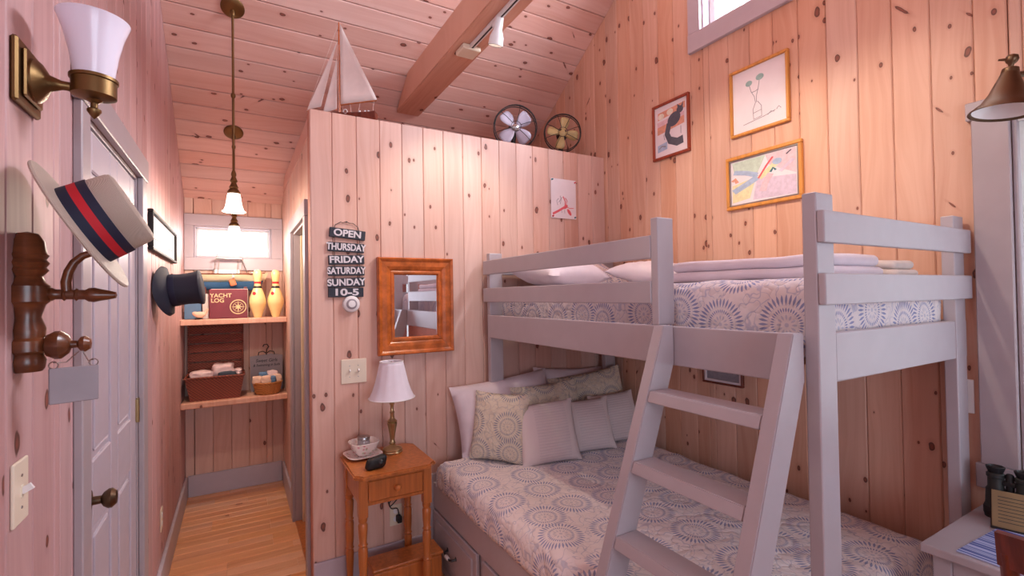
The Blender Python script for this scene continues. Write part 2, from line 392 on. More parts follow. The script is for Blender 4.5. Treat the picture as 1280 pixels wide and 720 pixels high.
def wall(name, label, mat, frame, s0, s1, ztop, pw, phase, openings=(), t=.016, back=.10, z0=0.0, planks=(None, None)):
    edges = {s0, s1}; k = math.ceil((s0 - phase) / pw)
    while phase + k * pw < s1:
        e = phase + k * pw
        if e - s0 > .02 and s1 - e > .02: edges.add(round(e, 4))
        k += 1
    for a, b, _, _ in openings: edges |= {a, b}
    ed = sorted(edges); bm = new(); jobs = []
    for a, b in zip(ed, ed[1:]):
        if b - a < .004: continue
        mid = (a + b) / 2; iv = [(z0, None)]
        for oa, ob, za, zb in openings:
            if oa < mid < ob:
                nv = []
                for lo, hi in iv:
                    if (hi is not None and hi <= za) or lo >= zb: nv.append((lo, hi)); continue
                    if za > lo + .001: nv.append((lo, za))
                    if hi is None or hi > zb: nv.append((zb, hi))
                iv = nv
        for lo, hi in iv:
            hl, hr = (ztop(a), ztop(b)) if hi is None else (hi, hi)
            vs = [bm.verts.new(frame @ Vector(c)) for c in ((a, t, lo), (b, t, lo), (b, t, hr), (a, t, hl), (a, t + back, lo), (b, t + back, lo), (b, t + back, hr), (a, t + back, hl))]
            for f in ((0, 1, 2, 3), (7, 6, 5, 4), (0, 4, 5, 1), (3, 2, 6, 7), (0, 3, 7, 4), (1, 5, 6, 2)): bm.faces.new([vs[i] for i in f])
            jobs.append((a, b, lo, hl, hr))
    o = structure(name, bm, 'backing', label, 'wall')
    for a, b, lo, hl, hr in jobs:
        if planks[0] is not None and (b < planks[0] or a > planks[1]): continue
        plank(o, mat, frame @ Matrix.Translation((a, 0, 0)), b - a, lo, hl, hr, t)
    return o
RZ = lambda d: Matrix.Rotation(math.radians(d), 4, 'Z')
F_PART = Matrix.Translation((0, PY, 0)); F_BACK = Matrix.Translation((0, BY, 0))
F_RIGHT = Matrix.Translation((RX, 0, 0)) @ RZ(-90)      # s = -y
F_LEFT = Matrix.Translation((LX, 0, 0)) @ RZ(90)        # s = y
F_HALL = Matrix.Translation((HX, 0, 0)) @ RZ(-90)
F_FRONT = Matrix.Translation((0, FY, 0)) @ RZ(180)      # s = -x

part_w = wall('wall_partition', 'pink pickled pine plank partition holding mirror and signs', 'pine_part', F_PART, PX0, RX - .001, lambda s: PTOP, .1285, .4490, back=.08)
W2 = (-.55, .568, .913, 2.165)             # desk window opening: y0, y1, z0, z1
W3 = (.57, 1.833, 3.08, 3.72)            # gable window
right_w = wall('wall_right', 'tall warm knotty pine plank wall behind the bunk bed', 'pine_right', F_RIGHT, -(BY + .12), -FY, lambda s: ceil_z(-s) + .01, .126, -2.551,
               ((-W2[1], -W2[0], W2[2], W2[3]), (-W3[1], -W3[0], W3[2], W3[3])), planks=(-4.5, .4))
W5 = (.10, 1.50, 2.75, 3.55)           # unseen opening added high in the left wall for fill light
D1 = (1.68, 2.51, 0, 2.07)
left_w = wall('wall_left', 'dim-tinted pine plank wall along the left, running into the hall', 'pine_left', F_LEFT, FY, BY + .12, lambda s: ceil_z(s) + .01, .1305, 1.197, (D1, W5), planks=(.6, 4.6))
W1 = (-.297, .257, 1.89, 2.148)
back_w = wall('wall_back', 'pine plank wall closing the end of the hall', 'pine_hall', F_BACK, LX, RX, lambda s: ceil_z(BY) + .01, .128, -.30, (W1,), planks=(-.36, .36))
D2 = (-3.66, -2.93, 0, 2.01)
hall_w = wall('wall_hall', 'pine plank wall on the right side of the hall', 'pine_hall', F_HALL, -BY, -(PY + .017), lambda s: PTOP, .13, -2.72, (D2,), back=.06)
W4 = (-.25, 1.35, .85, 2.25)
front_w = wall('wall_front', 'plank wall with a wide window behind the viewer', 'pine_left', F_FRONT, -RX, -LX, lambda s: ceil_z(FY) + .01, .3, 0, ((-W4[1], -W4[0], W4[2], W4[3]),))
# floor of the loft over the partition block
structure('floor_loft', box(new(), PX0 + .002, RX - .002, PY + .098, BY - .002, 2.44, 2.54), 'pine_ceil', 'loft floor on top of the partition block', 'floor')

# sloped ceiling
th = math.atan(SL); cT, sT = math.cos(th), math.sin(th)
bm = new()
for y0, y1 in ((RIDGE, BY + .12), (FY - .12, RIDGE)):
    vs = [bm.verts.new(c) for c in ((LX - .12, y0, ceil_z(y0) + .02), (RX + .12, y0, ceil_z(y0) + .02), (RX + .12, y1, ceil_z(y1) + .02), (LX - .12, y1, ceil_z(y1) + .02))]
    vt = [bm.verts.new(v.co + Vector((0, 0, .12))) for v in vs]
    bm.faces.new(vs[::-1]); bm.faces.new(vt)
    for k in range(4): bm.faces.new((vs[k], vs[(k + 1) % 4], vt[(k + 1) % 4], vt[k]))
ceil_o = structure('ceiling', bm, 'backing', 'sloped pink pine plank ceiling rising toward the viewer', 'ceiling')
xa = Vector((0, cT, -sT)); ya = Vector((0, sT, cT)); za = Vector((1, 0, 0))
R4 = Matrix((xa, ya, za)).transposed().to_4x4()
y = 3.237 - .113 * 18
while y < BY - .02:
    y1 = min(y + .113, BY)
    plank(ceil_o, 'pine_ceil', Matrix.Translation((LX + .001, y, ceil_z(y))) @ R4, (y1 - y) / cT, 0, RX - LX - .002, RX - LX - .002, .014, gap=.004)
    y += .113

# floor
floor_o = structure('floor', box(new(), LX - .12, RX + .12, FY - .12, BY + .12, -.10, -.012), 'floor_gap', 'honey coloured fir strip floor', 'floor')
structure('board_field', box(new(), LX, RX, FY, 1.245, -.012, 0), 'floor_far', '', '', floor_o)
xa = Vector((0, -1, 0)); ya = Vector((0, 0, -1)); za = Vector((1, 0, 0)); RF = Matrix((xa, ya, za)).transposed().to_4x4()
y = BY
rng = random.Random(3)
lens = [.45, .6, .75, .9, 1.1]
while y > 1.25:
    x = LX + .002; x_end = RX - .002
    first = rng.choice([.2, .3, .42, .55, .66])
    while x < x_end - .01:
        L = first if first else rng.choice(lens); first = None
        if x_end - (x + L) < .2: L = x_end - x
        if y > PY + .02 and x > HX + .05 and y < BY: pass
        plank(floor_o, 'floor', Matrix.Translation((x, y, 0)) @ RF, .083, 0, L - .001, L - .001, .012, 'floor_board', .0012)
        x += L
    y -= .083

# baseboards and casings
def trim(name, bm, mat='trim', label=None, parent=None): return structure(name, bm, mat, label or '', 'trim', parent)
def board_set(name, label, boxes, mat='trim', part='casing'):
    o = thing(name, label, 'trim', boxes[0][0::2][:3], kind='structure')
    for b in boxes: obj(part, box(new(), *b, .003), mat, o)
    return o
bb = .167
def baseboard(name, label, *b):
    o = obj(name, box(new(), *b, .004), 'door'); tag(o, label, 'baseboard', kind='structure'); return o
baseboard('baseboard_left', 'grey painted baseboard along the left hall wall', LX, LX + .018, 2.63, BY - .02, 0, bb)
baseboard('baseboard_back', 'grey painted baseboard across the hall end', LX + .019, HX - .02, BY - .019, BY, 0, bb)
baseboard('baseboard_hall', 'short grey baseboard beyond the hall doorway', HX - .018, HX, 3.762, BY - .021, 0, bb)
baseboard('baseboard_partition', 'grey painted baseboard below the partition', PX0, 1.02, PY - .018, PY, 0, bb)
baseboard('baseboard_left_near', 'grey painted baseboard beside the white door', LX, LX + .018, -1.9, 1.585, 0, bb)

# door in the left wall (closed, six panels) with casing
d1 = thing('door_1', 'white panelled closed door with bronze knob in left wall', 'door', (LX, 2.095, 0), kind='structure')
for b in ((LX, LX + .020, 1.60, 1.68, 0, 2.07), (LX, LX + .020, 2.51, 2.615, 0, 2.07), (LX, LX + .024, 1.585, 2.63, 2.07, 2.165)):
    obj('casing', box(new(), *b, .003), 'trim', d1)
for b in ((LX - .115, LX, 1.68, 1.695, 0, 2.07), (LX - .115, LX, 2.495, 2.51, 0, 2.07), (LX - .115, LX, 1.695, 2.495, 2.055, 2.07)):
    obj('jamb', box(new(), *b, .002), 'trim', d1)
DX = LX - .004                            # face of the slab
slab = obj('slab', box(new(), DX - .036, DX - .006, 1.698, 2.492, .008, 2.05, .002), 'door', d1)
ys = (1.698, 1.813, 2.04, 2.15, 2.377, 2.492); zs = (.008, .22, .89, 1.09, 1.66, 1.75, 1.93, 2.05)
def dpart(nm, *b): obj(nm, box(new(), *b, .006), 'door', d1)
for a, b in ((0, 1), (2, 3), (4, 5)): dpart('stile', DX - .008, DX, ys[a], ys[b], zs[0], zs[7])
for a, b in ((0, 1), (2, 3), (6, 7)):
    for c, d in ((1, 2), (3, 4)): dpart('rail', DX - .008, DX, ys[c] - .005, ys[d] + .005, zs[a], zs[b])
for c, d in ((1, 2), (3, 4)):
    for a, b in ((1, 2), (3, 6)): obj('panel', box(new(), DX - .010, DX - .001, ys[c] + .022, ys[d] - .022, zs[a] + .022, zs[b] - .022, .008), 'door', d1)
k = obj('knob', lathe(new(), [(.0, 0), (.030, 0), (.030, .004), (.012, .008), (.011, .028), (.020, .034), (.027, .044), (.027, .052), (.018, .062), (0, .064)], 20, place((DX, 1.765, .99), (1, 0, 0))), 'brass_d', d1, 40)
for z in (.22, 1.10, 1.86):
    h = obj('hinge', box(new(), DX, DX + .004, 2.478, 2.51, z - .045, z + .045, .001), 'brass_l', d1)
    obj('hinge_pin', lathe(new(), [(.006, z - .05), (.006, z + .05)], 10, Matrix.Translation((DX + .006, 2.494, 0))), 'brass_l', h)

# doorway from the hall, door standing ajar inside
d2 = thing('door_2', 'white cased hall doorway with door standing ajar', 'door', (HX, 3.3, 0), kind='structure')
for b in ((HX - .020, HX, 2.85, 2.93, 0, 2.01), (HX - .020, HX, 3.66, 3.755, 0, 2.01), (HX - .022, HX, 2.84, 3.765, 2.01, 2.10)):
    obj('casing', box(new(), *b, .003), 'trim', d2)
for b in ((HX, HX + .076, 2.93, 2.945, 0, 2.01), (HX, HX + .076, 3.645, 3.66, 0, 2.01), (HX, HX + .076, 2.945, 3.645, 1.995, 2.01)):
    obj('jamb', box(new(), *b, .002), 'trim', d2)
sl = obj('slab', box(new(), HX + .04, HX + .72, 3.60, 3.635, .01, 1.99, .003), 'hullcream', d2)
obj('knob', lathe(new(), [(0, 0), (.026, 0), (.01, .01), (.01, .03), (.025, .045), (0, .06)], 16, place((HX + .66, 3.60, .93), (0, -1, 0))), 'brass_l', sl, 40)
obj('threshold', box(new(), HX - .005, HX + .08, 2.945, 3.645, .0005, .012, .003), 'honey', d2)

# windows
def window(name, label, frame, a, b, z0, z1, cw, depth=.13, mull=0, sill=None, head=None, sash=.04, paint='trim'):
    """frame: local x along the wall, y into the wall; a..b, z0..z1 opening; cw = casing widths (left, right, top, bottom)"""
    o = thing(name, label, 'window', frame @ Vector(((a + b) / 2, 0, z0)), kind='structure')
    def bx(nm, x0, x1, y0, y1, q0, q1, mat=paint, par=None, bev=.003):
        bm = box(new(), x0, x1, y0, y1, q0, q1, bev); bm.transform(frame); return obj(nm, bm, mat, par or o)
    l, r, t_, b_ = cw
    hx = head or (0, 0); 
    bx('casing', a - l, a, -.022, 0, z0, z1); bx('casing', b, b + r, -.022, 0, z0, z1)
    bx('head_casing', a - l - hx[0], b + r + hx[0], -.026 - hx[1], 0, z1, z1 + t_); bx('sill', a - l - hx[0], b + r + hx[0], -.026 - hx[1], 0, z0 - b_, z0)
    for q0 in ((a, a + .014, z0, z1), (b - .014, b, z0, z1), (a + .014, b - .014, z1 - .014, z1), (a + .014, b - .014, z0, z0 + .014)): bx('jamb', q0[0], q0[1], 0, depth, q0[2], q0[3])
    A, B, Z0, Z1 = a + .014, b - .014, z0 + .014, z1 - .014
    for q0 in ((A, A + sash, Z0, Z1), (B - sash, B, Z0, Z1), (A + sash, B - sash, Z1 - sash, Z1), (A + sash, B - sash, Z0, Z0 + sash)): bx('sash', q0[0], q0[1], .05, .09, q0[2], q0[3], 'white')
    for k in range(mull):
        x = A + sash + (B - A - 2 * sash) * (k + 1) / (mull + 1); bx('mullion', x - .012, x + .012, .055, .085, Z0 + sash, Z1 - sash, 'white')
    bx('pane', A + sash - .002, B - sash + .002, .068, .072, Z0 + sash - .002, Z1 - sash + .002, 'pane', bev=0)
    return o
window('window_1', 'small bright white-cased window at the hall end', F_BACK, *W1, (.062, .086, .09, .10), sash=.018, paint='door')
window('window_2', 'grey cased window beside the desk with sheer curtain', F_RIGHT, -W2[1], -W2[0], W2[2], W2[3], (.10, .10, .066, .088), head=(.014, .0), mull=1)
window('window_3', 'high white-cased gable window near the ceiling', F_RIGHT, -W3[1], -W3[0], W3[2], W3[3], (.085, .085, .1, .11), mull=1, paint='door')
window('window_4', 'wide window in the wall behind the viewer', F_FRONT, -W4[1], -W4[0], W4[2], W4[3], (.09, .09, .09, .09), mull=2)
window('fill_window_5', 'added unseen high window in the left wall for fill light', F_LEFT, *W5, (.085, .085, .1, .11), mull=1)

# ================================================================== bunk bed (upper frame), ladder, storage bed, bedding
def quad_bar(bm, p0, p1, n_side, w_, d_):
    return bm
bunk = thing('bunk_bed', 'grey-lilac painted loft bunk frame with flat rails and posts', 'bunk bed', (1.83, 1.68, 0))
ZB0, ZB1, ZT = 1.296, 1.432, 1.815
def bp(nm, *b): return obj(nm, box(new(), *b, .004, 2), 'paint', bunk)
PF = (.696, .734); PB = (2.60, 2.64); XL = (1.342, 1.430); XR = (2.250, 2.340)
bp('post', *XL, *PF, 0, ZT); bp('post', *XR, *PF, 0, ZT); bp('post', *XL, *PB, 0, ZT - .005); bp('post', *XR, *PB, 0, ZT - .005)
bp('guard_post', 1.325, 1.408, 1.236, 1.270, ZB1 + .001, ZT + .012)
bp('side_beam', 1.322, 1.3415, .735, 2.60, ZB0, ZB1); bp('side_beam', 2.3405, 2.358, .70, 2.64, ZB0, ZB1)
bp('end_beam', 1.4305, 2.2495, .698, .730, ZB0, ZB1); bp('end_beam', 1.4305, 2.2495, 2.605, 2.638, ZB0, ZB1)
for z0, z1 in ((1.678, 1.764), (1.511, 1.596)):
    bp('end_rail', 1.342, 2.345, .676, .6955, z0, z1)
    bp('end_rail', 1.342, 2.345, 2.6405, 2.660, z0, z1)
    bp('guard_rail', 1.322, 1.3415, 1.2705, 2.655, z0, z1)
for k in range(9): obj('slat', box(new(), 1.345, 2.338, .80 + k * .21, .88 + k * .21, 1.33, 1.349, .002), 'honey', bunk)

lad = thing('bunk_ladder', 'grey-lilac wooden ladder with wide flat treads leaning on the bunk', 'ladder', (.97, .95, .4715))
SLP = .36
def lx(z): return 1.272 - SLP * (1.436 - z)          # front edge of a stile at height z
dep = .095
for y0, y1 in ((.724, .768), (1.166, 1.212)):
    zk = 1.436 - (1.272 + dep - 1.3205) / SLP           # where the back edge meets the beam face
    poly = [(lx(1.436), 1.436), (1.3205, 1.436), (1.3205, zk), (lx(.4715) + dep, .4715), (lx(.4715), .4715)]
    bm = new(); prism(bm, [(x, z) for x, z in poly], -y1, -y0, Matrix(((1, 0, 0, 0), (0, 0, -1, 0), (0, 1, 0, 0), (0, 0, 0, 1))))
    bmesh.ops.recalc_face_normals(bm, faces=bm.faces); bmesh.ops.bevel(bm, geom=bm.edges[:], offset=.003, segments=2, affect='EDGES')
    obj('stile', bm, 'paint', lad)
for z in (1.222, 1.002, .780, .558):
    bm = new(); x0 = lx(z) + .002
    prism(bm, [(x0, z), (x0 + .088, z), (x0 + .088 - .036 * SLP, z - .036), (x0 - .036 * SLP, z - .036)], -1.1655, -.7685, Matrix(((1, 0, 0, 0), (0, 0, -1, 0), (0, 1, 0, 0), (0, 0, 0, 1))))
    bmesh.ops.recalc_face_normals(bm, faces=bm.faces); bmesh.ops.bevel(bm, geom=bm.edges[:], offset=.003, segments=2, affect='EDGES')
    obj('tread', bm, 'paint', lad)

# storage bed under the bunk
sb = thing('storage_bed', 'grey platform bed with drawers below the bunk', 'bed', (1.66, 1.7, 0))
SX = .985
obj('body', box(new(), SX + .02, 2.245, .752, 2.585, .02, .40, .003), 'paint', sb)
obj('side_board', box(new(), SX, SX + .02, .745, 2.665, .325, .47, .003), 'paint', sb)
obj('base_board', box(new(), SX + .004, SX + .02, .745, 2.665, .0, .045, .003), 'paint', sb)
obj('foot_board', box(new(), SX + .0205, 2.245, .737, .7515, .0, .47, .003), 'paint', sb)
obj('head_board', box(new(), SX - .02, 1.335, 2.666, 2.686, .0, .515, .003), 'trim', sb)
for y0 in (2.085, 1.445, .80):
    dr = obj('drawer', box(new(), SX - .004, SX + .016, y0, y0 + .575, .055, .315, .004), 'paint', sb)
    obj('panel', box(new(), SX - .010, SX - .003, y0 + .045, y0 + .53, .095, .275, .006), 'paint', dr)
    yc = y0 + .29
    pl = obj('pull', tube(new(), [(SX - .006, yc - .055, .185), (SX - .03, yc - .05, .180), (SX - .036, yc - .03, .176), (SX - .036, yc + .03, .176), (SX - .03, yc + .05, .180), (SX - .006, yc + .055, .185)], .0055, 8), 'black_iron', dr, 40)
    obj('pull_grip', lathe(new(), [(.007, -.022), (.0095, -.016), (.0095, .016), (.007, .022)], 12, place((SX - .036, yc, .176), (0, 1, 0))), 'white', dr, 40)
    for s in (-1, 1): obj('pull_plate', lathe(new(), [(.013, 0), (.011, .005), (0, .006)], 12, place((SX - .006, yc + s * .055, .186), (-1, 0, 0))), 'black_iron', dr, 40)

def quilt(name, label, mat, X0, X1, Y0, Y1, top, drop, r, amp, seed, cat='quilt', step=.022, dent=None):
    """soft cover over a mattress: rounded edges, hanging sides, gentle quilting; UV in metres"""
    from mathutils import noise
    def edge(s, L):
        q_ = PI / 2 * r
        if s < 0: s_ = -s; sg = -1
        elif s > L: s_ = s - L; sg = 1
        else: return s, 0.0
        base = 0 if sg < 0 else L
        if s_ < q_: a = s_ / r; return base + sg * r * math.sin(a), r * (1 - math.cos(a))
        return base + sg * (r + .02 * (s_ - q_)), r + (s_ - q_)
    A0, A1, B0, B1 = X0 + r, X1 - r, Y0 + r, Y1 - r
    Lx, Ly = A1 - A0, B1 - B0; ext = PI / 2 * r + drop - r
    nx = int((Lx + 2 * ext) / step); ny = int((Ly + 2 * ext) / step)
    bm = new(); uvl = bm.loops.layers.uv.new('UVMap'); grid = []
    for i in range(nx + 1):
        row = []
        for j in range(ny + 1):
            u = -ext + (Lx + 2 * ext) * i / nx; v = -ext + (Ly + 2 * ext) * j / ny
            px, zx = edge(u, Lx); py, zy = edge(v, Ly)
            if zx > 0 and zy > 0:
                zz = max(zx, zy); 
                k = .5 * min(zx, zy) / max(zz, 1e-5)
                if zx < zy: px = px
            else: zz = zx + zy
            n1 = noise.noise(Vector((u * 7 + seed, v * 7, 0))) * amp + noise.noise(Vector((u * 22 + seed, v * 22, 3))) * amp * .45
            big = noise.noise(Vector((u * 2.1 + seed, v * 2.1, 9))) * amp * 1.6
            ox = (n1 if zx > r * .7 else 0) * (1 if u > 0 else -1); oy = (n1 if zy > r * .7 else 0) * (1 if v > 0 else -1)
            co = Vector((A0 + px + ox, B0 + py + oy, top - zz + (n1 + big) * (1 if zz < r else .3)))
            if dent: co = dent(co)
            row.append((bm.verts.new(co), (u, v)))
        grid.append(row)
    for i in range(nx):
        for j in range(ny):
            c4 = (grid[i][j], grid[i + 1][j], grid[i + 1][j + 1], grid[i][j + 1])
            f = bm.faces.new([c[0] for c in c4])
            for lp, c in zip(f.loops, c4): lp[uvl].uv = c[1]
    me_o = obj(name, bm, mat, None, 60)
    so = me_o.modifiers.new('thickness', 'SOLIDIFY'); so.thickness = .010; so.offset = -1
    return tag(me_o, label, cat)
def mattress(label, b, top):
    o = obj('mattress', box(new(), *b, .03, 3), 'linen', None, 50); return tag(o, label, 'mattress')
def under_ladder(c):
    # the cover is pressed back where the ladder foot stands on the side board
    t_ = max(0, min(1, (1.42 - c.y) / .19)); lim = lx(min(c.z, .64)) + dep + .014
    if t_ > 0 and c.x < lim: c.x += (lim - c.x) * t_ * t_ * (3 - 2 * t_)
    return c
mattress('twin mattress on the upper bunk, mostly under its quilt', (1.445, 2.235, .755, 2.585, 1.350, 1.560), 0)
quilt('bed_quilt', 'cream quilt with blue medallions on the upper bunk', 'quilt_up', 1.428, 2.246, .738, 2.596, 1.585, .20, .06, .006, 1.3)
mattress('full mattress on the storage bed, mostly under its quilt', (1.115, 2.215, .79, 2.565, .401, .595), 0)
quilt('bed_quilt', 'cream quilt with blue medallions spread over the lower bed', 'quilt', .975, 2.242, .757, 2.586, .622, .150, .07, .008, 4.1, dent=under_ladder)

def pillow(name, label, mat, w_, h_, t_, centre, normal, up=(0, 0, 1), roll=0, cat='pillow', group=None, n=20, pinch=.10, seed=0, flange=0):
    from mathutils import noise
    bm = new(); uvl = bm.loops.layers.uv.new('UVMap')
    mt = place(centre, normal, up) @ Matrix.Rotation(roll, 4, 'Z'); sides = []
    for sgn in (1, -1):
        g = []
        for i in range(n + 1):
            row = []
            for j in range(n + 1):
                u = -1 + 2 * i / n; v = -1 + 2 * j / n
                prof = max(0, (1 - abs(u) ** 2.6)) ** .55 * max(0, (1 - abs(v) ** 2.6)) ** .55
                k = 1 - pinch * (1 - abs(v) ** 2) * u * u * .6; k2 = 1 - pinch * (1 - abs(u) ** 2) * v * v * .6
                x = u * w_ / 2 * k; y = v * h_ / 2 * k2
                nz = noise.noise(Vector((u * 2.2 + seed, v * 2.2, sgn * 3))) * .10 + noise.noise(Vector((u * 6 + seed, v * 6, sgn * 3))) * .04
                z = sgn * t_ / 2 * prof * (1 + nz * 1.6)
                if i in (0, n) or j in (0, n): z = 0
                if sgn < 0 and (i in (0, n) or j in (0, n)): row.append(sides[0][i][j]); continue
                row.append((bm.verts.new(mt @ Vector((x, y, z))), ((u + 1) * w_ / 2, (v + 1) * h_ / 2)))
            g.append(row)
        sides.append(g)
        for i in range(n):
            for j in range(n):
                c4 = [g[i][j], g[i + 1][j], g[i + 1][j + 1], g[i][j + 1]]
                if sgn < 0: c4 = c4[::-1]
                f = bm.faces.new([c[0] for c in c4])
                for lp, c in zip(f.loops, c4): lp[uvl].uv = c[1]
    return tag(obj(name, bm, mat, None, 80), label, cat, group)
# lower bed, back row to front row
pillow('bed_pillow', 'plump white pillow at the partition, leftmost on lower bed', 'linen', .66, .44, .22, (1.43, 2.575, .828), (-.1, -1, .25), seed=1, roll=.10)
pillow('bed_pillow', 'white pillow half hidden behind the rear patterned sham', 'linen', .60, .42, .13, (1.96, 2.61, .85), (.05, -1, .25), seed=2, roll=-.08)
pillow('pillow_sham', 'quilted medallion sham leaning in front of the plump white pillow', 'sham', .48, .40, .09, (1.64, 2.41, .815), (-.05, -1, .30), seed=3, roll=.02, group=None)
pillow('pillow_sham', 'quilted medallion sham in the rear by the plank wall', 'sham', .56, .40, .12, (2.03, 2.495, .838), (-.15, -1, .30), seed=4, roll=.10)
pillow('pillow_sham', 'narrow upright quilted sham with beige medallions, left front', 'sham', .33, .38, .10, (1.275, 2.380, .812), (-.85, -.75, .28), seed=5, roll=-.03)
pillow('throw_cushion', 'square white pintuck cushion, leftmost in front row', 'pintuck', .35, .34, .12, (1.505, 2.235, .780), (-.25, -1, .35), seed=6, roll=.05, cat='cushion', group='pintuck cushions')
pillow('throw_cushion', 'square white pintuck cushion in middle of front row', 'pintuck', .34, .31, .11, (1.815, 2.275, .765), (-.2, -1, .38), seed=7, roll=.02, cat='cushion', group='pintuck cushions')
pillow('throw_cushion', 'square white pintuck cushion next to the ladder, right of front row', 'pintuck', .34, .31, .11, (2.085, 2.325, .765), (-.15, -1, .38), seed=8, roll=.04, cat='cushion', group='pintuck cushions')
# upper bunk
pillow('bed_pillow', 'white pillow lying at the head of the upper bunk', 'linen', .42, .54, .18, (1.655, 2.345, 1.685), (.02, -.15, 1), (0, 1, 0), seed=11)
pillow('pillow_sham', 'medallion sham lying between white pillows on upper bunk', 'quilt_up', .32, .50, .13, (2.00, 2.41, 1.685), (.1, -.45, 1), (0, 1, 0), seed=12)
pillow('bed_pillow', 'crumpled white pillow on upper bunk nearest the guard post', 'linen', .34, .48, .13, (2.06, 1.94, 1.662), (.0, -.1, 1), (0, 1, 0), seed=13, roll=.3)
def folded(name, label, x0, x1, y0, y1, z0, h_, mat, folds=2, seed=0):
    from mathutils import noise
    o = thing(name, label, 'blanket', ((x0 + x1) / 2, (y0 + y1) / 2, z0))
    for k in range(folds):
        a = z0 + h_ * k / folds; b = z0 + h_ * (k + 1) / folds
        bm = box(new(), x0 + .006 * k, x1 - .008 * k, y0 + .01 * k, y1 - .012 * k, a, b, (b - a) * .48, 4)
        bmesh.ops.subdivide_edges(bm, edges=[e for e in bm.edges if e.calc_length() > .1], cuts=8, use_grid_fill=True)
        for v in bm.verts: v.co.z += noise.noise(v.co * 5 + Vector((seed, 0, 0))) * .010
        obj('fold', bm, mat, o, 60)
    return o
folded('folded_blanket', 'folded white fleece blanket on the upper quilt by the wall', 1.56, 1.98, .80, 1.40, 1.590, .078, 'linen', 2, 1)
folded('folded_blanket', 'smaller folded cream blanket at the foot of the upper bunk', 2.02, 2.20, .78, 1.20, 1.590, .07, 'cream', 2, 5)

# ================================================================== left wall
# brass wall sconce with opal glass shade
SY = 1.272
s1 = thing('wall_sconce', 'antique brass wall sconce with white glass shade, above straw hat', 'sconce', (LX, SY, 1.985))
bm = box(new(), LX, LX + .012, SY - .062, SY + .062, 1.925, 2.047, .004); obj('backplate', bm, 'brass', s1)
obj('backplate_step', box(new(), LX + .012, LX + .019, SY - .046, SY + .046, 1.940, 2.032, .003), 'brass', s1)
obj('canopy', lathe(new(), [(.042, 0), (.042, .004), (.034, .012), (.016, .022), (.009, .04), (.008, .06)], 24, place((LX + .019, SY, 1.985), (1, 0, 0))), 'brass', s1, 40)
CXs = -.252
obj('arm', tube(new(), [(LX + .05, SY, 1.985), (-.29, SY, 1.983), (CXs, SY, 1.983)], [.008, .0075, .0085], 12), 'brass', s1, 40)
obj('cup', lathe(new(), [(0, 1.966), (.014, 1.964), (.037, 1.972), (.037, 2.003), (.040, 2.004), (.040, 2.010), (.034, 2.010), (.032, 1.99), (0, 1.985)], 28, Matrix.Translation((CXs, SY, 0))), 'brass', s1, 40)
obj('finial', lathe(new(), [(0, 1.925), (.003, 1.928), (.008, 1.934), (.012, 1.941), (.012, 1.945), (.006, 1.949), (.006, 1.958), (.018, 1.967)], 20, Matrix.Translation((CXs, SY, 0))), 'brass', s1, 40)
obj('lamp_shade', lathe(new(), [(.030, 2.003), (.034, 2.02), (.040, 2.06), (.049, 2.10), (.0585, 2.128), (.060, 2.131), (.0575, 2.131), (.047, 2.10), (.037, 2.06), (.030, 2.015)], 36, Matrix.Translation((CXs, SY, 0)), cap=False), 'opal', s1, 60)

# turned wooden hat rack
RY = 1.250
rk = thing('hat_rack', 'turned dark wooden hat rack with two pegs on left wall', 'hat rack', (LX, RY, 1.43))
prof = [(0, 1.418), (.024, 1.419), (.028, 1.425), (.030, 1.44), (.026, 1.452), (.033, 1.458), (.033, 1.478), (.028, 1.483), (.030, 1.50), (.022, 1.522), (.027, 1.54), (.029, 1.546), (.037, 1.552), (.037, 1.582), (.030, 1.588), (.024, 1.600), (.035, 1.612), (.030, 1.618), (.036, 1.626), (.030, 1.633), (.035, 1.641), (.031, 1.646), (.028, 1.668), (.018, 1.682), (0, 1.686)]
bm = lathe(new(), [(r_ * .88, z) for r_, z in prof], 24, Matrix.Translation((LX + .014, RY, 0)))
for v in bm.verts: v.co.x = max(v.co.x, LX)
obj('turned_back', bm, 'walnut', rk, 35)
obj('upper_peg', lathe(new(), [(.010, 0), (.013, .007), (.010, .012), (.010, .022), (.013, .025), (.010, .028), (.010, .040), (.013, .043), (.010, .046), (.010, .056), (.014, .062), (.015, .070), (.012, .080), (.009, .094), (.006, .104), (0, .106)], 18, place((LX + .042, RY, 1.566), (1, 0, -.03))), 'walnut', rk, 35)
obj('hat_arm', tube(new(), [(-.290, RY, 1.572), (-.291, RY, 1.590), (-.287, RY, 1.610), (-.279, RY, 1.628), (-.266, RY, 1.642), (-.242, RY, 1.652)], [.0085, .0085, .008, .0075, .007, .006], 12), 'walnut', rk, 40)
obj('lower_peg', lathe(new(), [(.012, 0), (.010, .003), (.021, .006), (.0275, .018), (.0275, .026), (.018, .037), (.008, .041), (.007, .050), (.014, .055), (.016, .062), (.010, .070), (0, .072)], 20, place((LX + .036, RY, 1.467), (1, 0, 0))), 'walnut', rk, 35)

